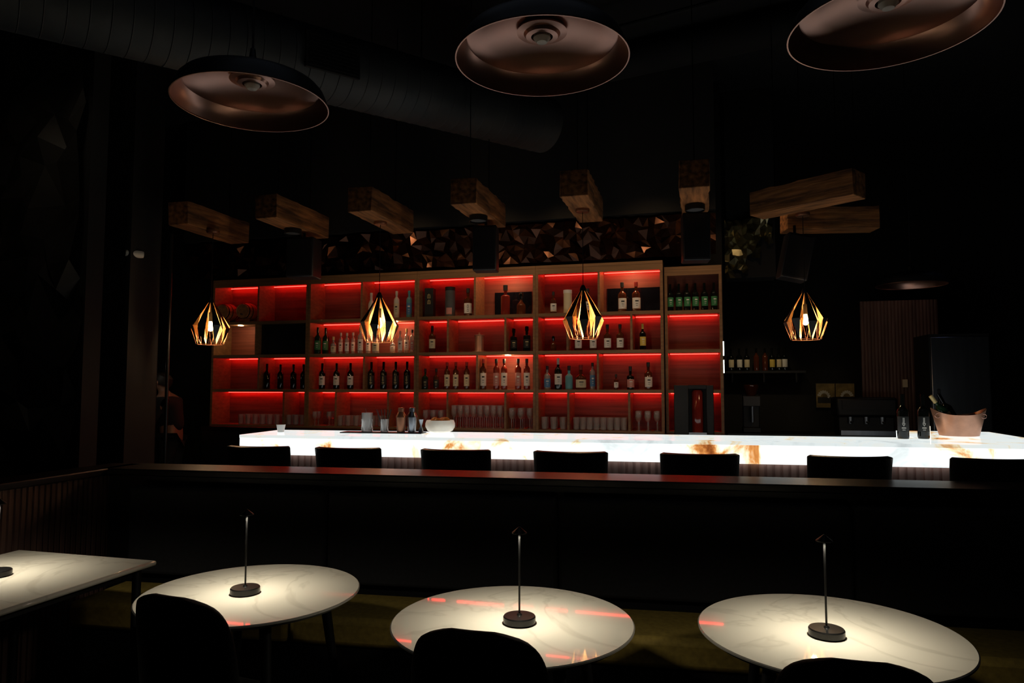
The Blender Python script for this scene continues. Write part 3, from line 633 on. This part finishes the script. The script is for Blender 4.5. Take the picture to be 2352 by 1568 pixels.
# ---------- faceted pendants ----------
ZP = 1.94
def make_pend(p, lab):
    t = thing('faceted_pendant', lab, 'pendant lamp', (p.x, p.y, ZP), 0, 'faceted geometric pendants')
    N = 8; ht_, hm, rm, rb2, rt = .385, .135, .163, .112, .020
    def P(r, a, z): return Vector((r*math.cos(a), r*math.sin(a), z))
    mo = MB(); mi_ = MB(); fr_ = MB()
    for k in range(N):
        a = 2*math.pi*k/N+.2; s_ = 2*math.pi/N; f_ = .27
        zm = hm+(.02 if k % 2 else -.005)
        L_ = P(rm, a-s_*f_, zm+.01); R_ = P(rm, a+s_*f_, zm+.01); Bt = P(rb2, a, 0.004)
        T1_ = P(rt, a-.34, ht_); T2_ = P(rt, a+.34, ht_); M1 = P(.092, a-s_*.26, .27); M2 = P(.092, a+s_*.26, .27)
        for mm, ins in ((mo, 0), (mi_, .02)):
            q = [v.copy() for v in (T1_, T2_, M2, R_, Bt, L_, M1)]
            for v in q: v.x *= 1-ins; v.y *= 1-ins
            mm.add([q[0],q[1],q[2],q[6]], [(0,1,2,3)]); mm.add([q[6],q[2],q[3],q[5]], [(0,1,2,3)]); mm.add([q[5],q[3],q[4]], [(0,1,2)])
        # folded gold flange inside each gap
        V0 = P(.092, a+s_*.26, .265); V1 = P(rm*.80, a+s_*.44, zm+.01); V2 = P(rb2*.96, a+s_*.20, .02)
        mi_.add([V0*1.0, R_*.985, V1], [(0,1,2)]); mi_.add([R_*.985, V2, V1], [(0,1,2)])
        fr_.tube([P(rb2, a, .003), P(rb2, a+s_, .003)], .0024, 5)
        fr_.tube([R_, P(rb2, a+s_*.5, .003)], .0016, 5); fr_.tube([L_, P(rb2, a-s_*.5, .003)], .0016, 5)
    mo.build('shade', 'black', t, flat=True); mi_.build('gold_lining', 'gold', t, flat=True); fr_.build('wire_frame', 'copperdark', t)
    MB().lathe([(0,ht_+.035),(.012,ht_+.035),(.026,ht_+.005),(.026,ht_-.01),(0,ht_-.01)],16).build('shade_cap','black',t)
    MB().lathe([(0,.285),(.018,.285),(.018,.205),(0,.205)],16).build('socket','black',t); MB().tube([(0,0,.28),(0,0,ht_)], .005, 6).build('socket_stem','black',t)
    MB().lathe([(0,.118),(.014,.121),(.025,.138),(.026,.152),(.017,.180),(.013,.205),(0,.205)],20).build('bulb','bulb',t)
    MB().tube([(0,0,ht_+.03),(0,0,BM-ZP-.02)], .003, 6).build('cord','black',t)
    MB().lathe([(0,BM-ZP-.025),(.05,BM-ZP-.025),(.055,BM-ZP-.015),(.055,BM-ZP),(0,BM-ZP)],24).build('canopy','copperdark' ,t)
    light('POINT','pendant_glow',(0,0,.095),4.6,(1,.68,.38),t,.02)
    return t
P0 = None
for (xb, px, Y, lb) in [(None, 484, 6.15, 'faceted geometric pendant before the barrels, leftmost'), (bx[2], 880, 5.81, 'faceted geometric pendant before the clear spirit bottles'), (bx[4], 1342, 5.39, 'faceted geometric pendant hanging from fifth beam, before labelled whiskies'), (None, 1850, 5.52, 'faceted geometric pendant at the right, away from the shelves')]:
    p = hY(px, 730, Y)
    if xb is not None: p.x = xb
    if P0 is None: P0 = make_pend(p, lb)
    else: copy_tree(P0, (p.x, p.y, ZP), None, lb)
# ---------- loudspeakers ----------
def speaker(px0, px1, y0, y1, Y, lab, tilt=0):
    p = hY((px0+px1)/2, (y0+y1)/2, Y); w_ = (px1-px0)*Y/F*.95; h_ = (y1-y0)*Y/F
    t = thing('loudspeaker', lab, 'speaker', (p.x, p.y, p.z-h_/2), R(8))
    MB().box((0,0,h_/2),(w_,w_*.8,h_),ry=tilt).build('cabinet','box_dark',t,bevel=.01); MB().box((0,-w_*.41,h_/2),(w_*.86,.008,h_*.9),ry=tilt).build('grille','black',t)
    top = BM-(p.z-h_/2)
    MB().tube([(0,0,h_-.02),(0,0,max(top,h_+.03))], .012, 8).build('mounting_rod','blackmetal',t)
    return t
def sY_(ix, px):
    x, y, z = ray(px, 560); d = toW(x, y, z); k = bx[ix]/d.x; return k*y
for ix, a_, b_, y0, y1, lb in ((1,665,733,548,640,'dim black loudspeaker hanging at the left, above the first shelving'),(3,1087,1145,520,625,'black loudspeaker hanging under the fourth timber beam'),(5,1560,1624,492,604,'black loudspeaker hanging above the narrow shelving unit')):
    Y = min(max(sY_(ix, (a_+b_)/2), 4.9), 6.4) if abs(bx[ix]) > .05 else 5.6
    s_ = speaker(a_, b_, y0, y1, Y, lb); s_.location.x = bx[ix]; s_.location.y = min(s_.location.y, tb1-.03)
s_ = speaker(1795, 1858, 540, 645, 5.95, 'tilted black loudspeaker behind the right faceted pendant', R(12))
# ---------- ducts ----------
d0 = hY(1250,287,6.3); d1 = hY(400,62,4.25); dd = (d0-d1).normalized(); dN = d1-dd*2.2
dl = (d0-dN).length; t = thing('air_duct', 'large round spiral air duct crossing the ceiling to the upper left', 'duct', d0)
q = (dN-d0).normalized().to_track_quat('Z','Y').to_matrix().to_4x4()
pr = [(0,0),(.24,0)]; z = 0
while z < dl:
    pr += [(.252,z+.004),(.252,z+.10),(.255,z+.104),(.252,z+.108)]; z += .108
MB().lathe(pr, 40, (0,0,0), q).build('duct_pipe','duct',t)
gv = hY(712,118,4.95)-d0; ax = (dN-d0).normalized(); kk = gv.dot(ax); foot = ax*kk
tocam = (Vector((0,0,EYE))-(d0+foot)); tocam = (tocam-ax*tocam.dot(ax)).normalized(); tocam = (tocam + Vector((0,0,.35))).normalized(); tocam = (tocam-ax*tocam.dot(ax)).normalized()
up = ax.cross(tocam)
def obox(m, c, ex, ey, ez, dx, dy, dz):
    m.add([c+ex*a*dx/2+ey*b*dy/2+ez*g_*dz/2 for a in (-1,1) for b in (-1,1) for g_ in (-1,1)], [(0,1,3,2),(4,6,7,5),(0,4,5,1),(2,3,7,6),(0,2,6,4),(1,5,7,3)])
m = MB(); cc = foot+tocam*.25; obox(m, cc, ax, up, tocam, .40, .24, .03); g_ = m.build('vent_grille','black',t)
m = MB()
for i in range(9): obox(m, cc+up*(-.1+.025*i)+tocam*.018, ax, up, tocam, .36, .008, .008)
m.build('louvre','black',g_)
for f_ in (.25,.6):
    c_ = ax*dl*f_; MB().tube([(c_.x,c_.y,c_.z+.24),(c_.x,c_.y,ZC-d0.z)], .006, 6).build('hanger','blackmetal',t)
e0 = hY(1400,150,6.5); e1 = hY(2330,-60,5.0)
t = thing('air_duct', 'faint second round air duct at the upper right', 'duct', e0); q = (e1-e0).normalized().to_track_quat('Z','Y').to_matrix().to_4x4(); L_ = (e1-e0).length
MB().lathe([(0,0),(.15,0),(.15,L_*.5),(.154,L_*.505),(.15,L_*.51),(.15,L_),(0,L_)],32,(0,0,0),q).build('duct_pipe','ceil',t)
MB().tube([(0,0,.1),(0,0,ZC-e0.z)], .006, 6).build('hanger','blackmetal',t)
a_ = hY(1660,0,5.2)
t = thing('ceiling_pipe', 'thin dark pipe running under the ceiling at top right', 'pipe', (a_.x,a_.y,4.55)); MB().tube([(-1.2,.3,0),(1.6,-.4,0)], .02, 10).build('pipe','ceil',t); MB().tube([(0,0,0),(0,0,ZC-4.55)], .006, 6).build('hanger','blackmetal',t)
# ---------- pole, camera ----------
pp = ht(395,515,tb0+.3); t = thing('support_pole', 'thin dark metal pole rising to the leftmost timber beam', 'pole', (pp.x, pp.y, PZ))
MB().tube([(0,0,0),(0,0,BM-PZ)], .016, 12).build('tube','blackmetal',t); MB().lathe([(0,0),(.05,0),(.05,.01),(0,.01)],20).build('base_plate','blackmetal',t)
sc = ht(309,583,tcol+.06); t = thing('security_camera', 'small pale security camera on the dark column at left', 'camera', sc, 0)
rx = Matrix.Rotation(R(90),4,'X') @ Matrix.Rotation(R(-35),4,'Y')
MB().lathe([(0,-.07),(.028,-.07),(.032,-.05),(.032,.06),(.026,.072),(0,.072)],20,(0,0,0),rx).build('housing','cameraw',t); MB().lathe([(0,.073),(.02,.073),(.02,.078),(0,.078)],16,(0,0,0),rx).build('lens','g_black',t)
MB().tube([(c1.x-sc.x,.02,0),(0,.02,.02)], .012, 8).build('bracket','cameraw',t)
# ---------- things on the bar ----------
def onbar(px, py): return hz(px, py, BZ)
for px, lb in ((2075,'dark wine bottle with arrow label, left one on the bar'), (2122,'dark wine bottle with arrow label, right one beside the wine bucket')):
    p = onbar(px, 1007); b_ = bottle((p.x,p.y,BZ), .31, 'wine','g_black','l_black','g_black', lb, 'wine bottles on the bar', ('arrow','l_white')); b_.rotation_euler.z = YAW*.6 - math.atan2((px-1176),F)
p = onbar(2141,1004); t = thing('candle', 'small white candle between wine bottle and bucket', 'candle', (p.x,p.y+.09,BZ)); MB().lathe([(0,0),(.016,0),(.016,.075),(0,.073)],16).build('wax','wax',t); MB().tube([(0,0,.07),(0,0,.082)],.0012,5).build('wick','l_ink',t)
p = onbar(2203,1001); t = thing('wine_bucket', 'large oval copper wine bucket on the right end of the bar', 'bucket', (p.x,p.y,BZ), -.1)
n = 48; m = MB(); vs = []; fs = []
prof = [(.0,0),(.62,0),(.72,.02),(.86,.5),(1.0,1.0),(.97,1.0),(.84,.5),(.68,.06),(0,.05)]
for (rr, zf) in prof:
    for i in range(n):
        a = 2*math.pi*i/n; rim = .155+.05*(abs(math.cos(a))**3); vs.append((.178*rr*math.cos(a), .12*rr*math.sin(a), zf*rim))
for j in range(len(prof)-1):
    for i in range(n): fs.append((j*n+i, j*n+(i+1)%n, (j+1)*n+(i+1)%n, (j+1)*n+i))
m.add(vs, fs).build('bowl','bucket',t)
for sx in (-1,1):
    mm = MB(); c_ = Vector((sx*.145,-.055,.15)); mm.tube([c_+Vector((.016*math.cos(k*.5236),-.012*1,.016*math.sin(k*.5236))) for k in range(13)], .003, 6); mm.build('handle_ring','copper',t)
bt = bottle((p.x-.015,p.y-.02,BZ+.035), .31,'wine','g_green','l_gold','l_gold','gold-foiled bottle leaning left in the copper wine bucket',None); bt.rotation_euler = (0, R(-33), 0)
bt = bottle((p.x+.02,p.y+.045,BZ+.035), .30,'wine','g_black',None,'g_black','dark bottle leaning in the copper wine bucket behind the foiled one',None); bt.rotation_euler = (R(-8), R(-24), 0)
def small(px, py, name, lab, cat): q = onbar(px, py); return thing(name, lab, cat, (q.x, q.y, BZ))
t = small(645,992,'cup','small white cup alone at the left end of the bar','cup'); MB().lathe([(0,0),(.024,0),(.036,.06),(.034,.06),(.022,.004),(0,.004)],24).build('bowl','porcelain',t)
q = onbar(880,994); t = thing('bar_mat', 'dark rubber bar mat under the mixing tools', 'mat', (q.x,q.y,BZ), math.atan2(fd.y,fd.x)); MB().box((0,0,.004),(.66,.14,.008)).build('mat','black',t,bevel=.002)
def onmat(px, off=0): 
    x, y, z = ray(px, 994); d = toW(x,y,z); o0 = Vector((q.x,q.y,0))+fn*off; k = (o0.x*fd.y-o0.y*fd.x)/(d.x*fd.y-d.y*fd.x); return (d.x*k, d.y*k, BZ+.008)
t = thing('mixing_glass', 'cut crystal mixing glass with a bar spoon', 'glass', onmat(843))
m = MB().lathe([(0,0),(.040,0),(.044,.01),(.044,.15),(.041,.15),(.040,.012),(0,.012)],28)
for k in range(14):
    a = 2*math.pi*k/14
    for dr in (-1,1): m.tube([(.045*math.cos(a),.045*math.sin(a),.02),(.045*math.cos(a+dr*.6),.045*math.sin(a+dr*.6),.10)],.0014,4)
m.build('vessel','crystal',t); MB().tube([(.02,0,.014),(-.02,.01,.18)],.0022,6).build('bar_spoon','steel',t)
t = thing('straw_glass', 'clear glass holding dark straws beside the mixing glass', 'glass', onmat(883)); MB().lathe([(0,0),(.030,0),(.036,.10),(.034,.10),(.028,.008),(0,.008)],24).build('vessel','crystal',t)
rnd = random.Random(4)
for k in range(12):
    a = k*.52; r0 = .018; r1 = .05+.02*rnd.random()
    MB().tube([(r0*math.cos(a),r0*math.sin(a),.01),(r1*math.cos(a)*.6,r1*math.sin(a)*.6,.10),(r1*math.cos(a),r1*math.sin(a),.175)],.0016,5).build('straw','l_ink',t)
for px, h_, off, mt, lb in ((921,.19,0,'copperdark','copper cocktail shaker, left of two'),(946,.19,.03,'steel','dark steel cocktail shaker, right of two')):
    t = thing('cocktail_shaker', lb+' on the bar mat', 'shaker', onmat(px, off), 0, 'cocktail shakers')
    MB().lathe([(0,0),(.030,0),(.040,.12),(.040,.122),(0,.122)],28).build('tin',mt,t); MB().lathe([(.041,.115),(.040,.125),(.024,.155),(.022,.16),(0,.16)],28).build('shoulder',mt,t); MB().lathe([(.024,.158),(.024,h_-.004),(.02,h_),(0,h_)],24).build('cap',mt,t)
t = thing('jigger', 'small hourglass measuring jigger right of the shakers', 'jigger', onmat(967)); MB().lathe([(0,0),(.022,0),(.006,.05),(.020,.10),(.019,.10),(.004,.052),(0,.052)],24).build('cups','steel',t)
bw = onbar(1011,992); t = thing('fruit_bowl', 'rounded white stone bowl holding oranges on the bar', 'bowl', (bw.x,bw.y,BZ))
MB().lathe([(0,0),(.07,0),(.10,.012),(.118,.045),(.118,.07),(.108,.095),(.102,.095),(.110,.07),(.108,.045),(.09,.02),(0,.015)],40).build('bowl','alabaster',t)
for k, (dx, dy, dz, lb) in enumerate(((-.045,0,.082,'orange on the left side of the white bowl'),(.043,.01,.084,'orange on the right side of the white bowl'),(.0,-.058,.078,'orange nearest the front of the white bowl'),(.0,.062,.08,'orange at the back of the white bowl'))):
    t = thing('orange', lb, 'fruit', (bw.x+dx, bw.y+dy, BZ+dz-.036), 0, 'oranges in the bowl')
    pr = [(0.036*math.sin(i*math.pi/12), .036-.036*math.cos(i*math.pi/12)) for i in range(13)]; pr[0] = (0,0); pr[-1] = (0,.072)
    MB().lathe(pr,20).build('peel','orange',t); MB().lathe([(0,.070),(.004,.071),(.003,.074),(0,.074)],8).build('stem','g_green',t)
# ---------- right background ----------
tw = T1
sh0 = ht(1664,852,tw-.12); sh1 = ht(1848,852,tw-.12)
t = thing('wall_shelf', 'dark wall shelf carrying wine bottles right of the shelving', 'shelf', ((sh0.x+sh1.x)/2, tw-.12, sh0.z-.03)); MB().box((0,0,.015),(sh1.x-sh0.x,.24,.03)).build('board','black',t)
for k in (-.4,0,.4): MB().box((k,.06,-.06),(.02,.12,.12)).build('bracket','black',t)
xs_ = [1679,1698,1715,1737,1757,1773,1789,1801]
for i, px in enumerate(xs_):
    p = ht(px, 825, tw-.13)
    lbm = ['l_cream','l_white','l_cream',None,None,'l_yellow','l_cream','l_white'][i]
    bottle((p.x, tw-.13-(.05 if i == 7 else 0), sh0.z), .30, 'wine','g_amber' if i in (3,4) else 'g_black', lbm,'g_black', ('dark wine bottle' if lbm is None else 'pale labelled wine bottle')+f', {ORD[i]} from left on the dark wall shelf', 'wine bottles on the wall shelf')
light('SPOT','shelf_fill', (ht(1740,500,tw-1.3).x, tw-1.3, 3.0), 18, (1,.78,.45), None, .05, 50, .8, (R(36),0,0))  # added fill to bring out the wall-shelf bottles, no fixture
fc0 = sw+.05; fc1 = 4.2; tc_ = 8.6
t = thing('back_counter', 'dark counter in the service corner behind the right bar end', 'counter', ((fc0+fc1)/2, tc_, PZ)); MB().box((0,0,.43),(fc1-fc0,.55,.86)).build('body','black',t); MB().box((0,0,.88),(fc1-fc0,.6,.04)).build('countertop','capwood',t)
for k in range(4):
    w4 = (fc1-fc0)/4; dr = MB().box((-(fc1-fc0)/2+w4*(k+.5),-.285,.43),(w4-.02,.018,.78)).build('cabinet_door','black',t); MB().box((-(fc1-fc0)/2+w4*(k+.5)+.2,-.30,.7),(.012,.016,.12)).build('handle','steel',dr)
cz_ = PZ+.90
def cnt_(px, Y=None): x, y, z = ray(px, 960); d = toW(x,y,z); k = (tc_-.05)/d.y; return Vector((d.x*k, tc_-.05, cz_))
p = cnt_(1726); t = thing('coffee_grinder', 'dim coffee grinder on the back counter below wall shelf', 'coffee grinder', p)
MB().box((0,.02,.03),(.2,.24,.06)).box((0,.08,.24),(.18,.12,.40)).build('body','black',t,bevel=.008); MB().box((0,-.02,.36),(.19,.18,.12)).build('head','box_grey',t,bevel=.01); MB().lathe([(0,.42),(.05,.42),(.085,.52),(.085,.55),(0,.55)],24).build('hopper','g_amber',t); MB().tube([(0,-.1,.3),(0,-.1,.12)],.02,10).build('spout','steel',t)
p = cnt_(1985); t = thing('espresso_machine', 'black and steel espresso machine on the back counter', 'coffee machine', p)
MB().box((0,.03,.30),(.62,.36,.22)).build('body','black',t,bevel=.03); MB().box((0,.05,.10),(.56,.30,.20)).build('base','black',t,bevel=.01); MB().box((0,-.16,.33),(.5,.012,.10)).build('front_panel','box_dark',t)
MB().box((0,-.12,.025),(.56,.2,.05)).build('drip_tray','steel',t)
for k in (-.16,.0,.16):
    g_ = MB().lathe([(0,.12),(.032,.12),(.036,.2),(0,.2)],20,(k,-.10,0)).build('group_head','steel',t); MB().tube([(k,-.12,.14),(k,-.26,.13)],.012,8).build('handle','black',g_)
for k, px in enumerate((1896,1941)):
    p = ht(px,908,tw-.02); wv = 42*depth(p)/F
    t = thing('framed_print', ['tan print with dark and white curved figure, left of pair','tan print with white mirrored figure, right of pair'][k], 'picture', (p.x, tw-.012, p.z-wv*.7), 0, 'pair of prints on the rear wall')
    MB().box((0,0,wv*.7),(wv,.02,wv*1.38)).build('frame','black',t); MB().box((0,-.0115,wv*.7),(wv*.94,.003,wv*1.3)).build('print','picture',t)
    mm = MB(); s_ = 1 if k else -1
    for i in range(8):
        a = R(20+i*22); mm.box((s_*(.02+wv*.28*math.cos(a)*.9), -.0145, wv*.62+wv*.28*math.sin(a)), (wv*.17,.002,wv*.09), 0, ry=-s_*a*.7)
    mm.build('white_figure','l_white',t); MB().box((s_*wv*.05,-.0142,wv*.45),(wv*.7,.002,wv*.32)).build('dark_figure','l_ink',t)
light('SPOT','print_fill', (ht(1920,600,tw-1.0).x, tw-1.0, 3.0), 5, (1,.8,.45), None, .05, 34, .8, (R(28),0,0))  # added fill on the pair of prints, no lamp built here
tp = 9.0; fp0 = ht(1978,800,tp).x; fp1 = ht(2157,800,tp).x; zA = ht(2060,690,tp).z
m = MB(); k = 22
for i in range(k):
    x = fp0+(fp1-fp0)*(i+.5)/k-(fp0+fp1)/2; m.lathe([(0,0),((fp1-fp0)/k*.55,0),((fp1-fp0)/k*.55,zA-PZ),(0,zA-PZ)],12,(x,0,0),sy=.6)
t = thing('fluted_panel', 'brown fluted vertical panel behind the right bar end', 'wall panel', ((fp0+fp1)/2, tp, PZ)); m.build('fluting','flute',t); MB().box((0,.035,(zA-PZ)/2),(fp1-fp0,.03,zA-PZ)).build('backing','black',t)
th = ht(2080,880,tp-.07); MB().box((th.x-(fp0+fp1)/2,-.045,th.z-PZ),(.05,.03,.09)).build('switch_plate','l_cream',t)
light('SPOT','panel_fill', ((fp0+fp1)/2, tp-.7, 3.4), 3.2, (1,.66,.5), None, .1, 60, .8, (R(25),0,0))  # added fill that sets how bright the fluted panel looks, no fixture
t = thing('tall_refrigerator', 'tall bluish steel refrigerator at the far right', 'refrigerator', (ht(2207,800,7.6).x, 7.9, PZ))
zf = hY(2207,775,7.3).z-PZ
MB().box((0,0,zf/2),(.52,.5,zf)).build('body','black',t); dr = MB().box((0,-.262,zf/2),(.50,.02,zf-.06)).build('door','steel',t,bevel=.006); MB().tube([(-.2,-.30,.9),(-.2,-.30,1.4)],.01,8).build('handle','blackmetal',dr)
light('SPOT','fridge_fill', (ht(2207,800,7.6).x-.1, 7.0, 3.3), .8, (.5,.6,1), None, .1, 60, .8, (R(15),0,0))  # added bluish fill on the refrigerator door, without a fixture
# ---------- left background: service counter, plates, person ----------
p = hY(324,992,7.9); t = thing('service_counter', 'small dark service counter at far left with plates', 'counter', (p.x, p.y, PZ), YAW)
MB().box((0,.05,(1.0-PZ)/2),(.34,.40,1.0-PZ)).build('body','black',t); MB().box((0,.05,1.02-PZ),(.36,.44,.035)).build('countertop','capwood',t)
ctop = 1.0375
for i in range(6):
    o = MB().lathe([(0,0),(.07,0),(.12,.014),(.118,.017),(.07,.005),(0,.005)],32).build('plate','porcelain'); pq = hY(320,985,7.95); o.location = (pq.x, pq.y, ctop+.0005+i*.012); tag(o, f'white plate, {ORD[i]} from bottom of the stack on the service counter', 'plate', 'stack of plates')
def skin(name, V, E, rad, mat, parent, root=0, sub=2):
    me = bpy.data.meshes.new(name); me.from_pydata(V, E, []); me.materials.append(K[mat]); o = bpy.data.objects.new(name, me); COL.objects.link(o); o.parent = parent
    md = o.modifiers.new('skin','SKIN'); md.use_smooth_shade = True
    for i, r_ in enumerate(rad): me.skin_vertices[0].data[i].radius = (r_, r_)
    me.skin_vertices[0].data[root].use_root = True
    s_ = o.modifiers.new('sub','SUBSURF'); s_.levels = sub; s_.render_levels = sub; return o
pp = hY(400,885,8.05)
per = thing('person', 'bartender in black leaning over the service counter at far left', 'person', (pp.x, pp.y, PZ), R(180)+YAW)
V = [(0,0,.90),(.03,0,1.05),(.06,0,1.20),(.09,0,1.30),(.115,0,1.36),(.135,0,1.41),(.155,0,1.47),(.15,0,1.52)]
rad = [.13,.12,.14,.12,.055,.055,.085,.075]; E = [(i,i+1) for i in range(7)]
for s_ in (-1,1):
    b0 = len(V); V += [(.085,s_*.16,1.29),(.12,s_*.20,1.06),(.34,s_*.10,1.01),(.40,s_*.09,1.005)]; rad += [.055,.042,.028,.03]; E += [(3,b0),(b0,b0+1),(b0+1,b0+2),(b0+2,b0+3)]
    for f_ in range(4):
        fb = len(V); y_ = s_*.09+(f_-1.5)*.02; L1 = (.05,.058,.054,.042)[f_]; V += [(.435,y_,1.004),(.435+L1*.6,y_,.995),(.435+L1,y_,.975)]; rad += [.009,.008,.007]; E += [(b0+3,fb),(fb,fb+1),(fb+1,fb+2)]
    fb = len(V); V += [(.40,s_*.09-s_*.035,.995),(.43,s_*.09-s_*.05,.985)]; rad += [.010,.008]; E += [(b0+3,fb),(fb,fb+1)]
    b0 = len(V); V += [(0,s_*.09,.82),(.02,s_*.10,.46),(0,s_*.10,.09),(.13,s_*.10,.045)]; rad += [.085,.06,.042,.038]; E += [(0,b0),(b0,b0+1),(b0+1,b0+2),(b0+2,b0+3)]
skin('body', V, E, rad, 'skin', per)
V = [(0,0,.88),(.03,0,1.05),(.06,0,1.20),(.09,0,1.31)]; rad = [.155,.145,.165,.13]; E = [(0,1),(1,2),(2,3)]
for s_ in (-1,1): b0 = len(V); V += [(.085,s_*.165,1.29),(.12,s_*.205,1.06),(.2,s_*.165,1.045)]; rad += [.072,.058,.052]; E += [(3,b0),(b0,b0+1),(b0+1,b0+2)]
skin('shirt', V, E, rad, 'shirt', per)
V = [(0,0,.92)]; rad = [.15]; E = []
for s_ in (-1,1): b0 = len(V); V += [(0,s_*.09,.82),(.02,s_*.10,.46),(0,s_*.10,.10)]; rad += [.105,.078,.062]; E += [(0,b0),(b0,b0+1),(b0+1,b0+2)]
skin('trousers', V, E, rad, 'shirt', per)
MB().lathe([(.102,-.02),(.106,.03),(.09,.075),(.05,.10),(0,.108)],24,(.135,0,1.48),Matrix.Rotation(R(-25),4,'Y'),sy=.88).build('hair','hair',per)
MB().lathe([(0,0),(.014,.0),(.008,.03),(0,.04)],8,(.235,0,1.45)).build('nose','skin',per)
for s_ in (-1,1): MB().lathe([(0,-.008),(.009,0),(0,.008)],8,(.225,s_*.03,1.49)).build('eye','l_ink',per); MB().lathe([(0,-.025),(.012,-.01),(.012,.012),(0,.025)],8,(.15,s_*.085,1.475)).build('ear','skin',per)
MB().box((.228,0,1.425),(.008,.04,.007)).build('mouth','l_red',per)
light('POINT','service_fill', tuple(hY(330,840,7.7)), .3, (1,.9,.75), None, .05)  # added fill for the person and plates, no lamp stands here
light('SPOT','graze_fill', (-4.2, 3.4, 4.3), 6, (1,.85,.65), None, .1, 70, 1.0, (R(38),0,R(35)))  # added so the left facets show faintly; no lamp hangs there
light('AREA','ambient_fill', (-.5, 1.5, 4.7), 1.6, (.7,.8,1), None, 3.0)  # added dim ambient fill over the seating, not a ceiling lamp
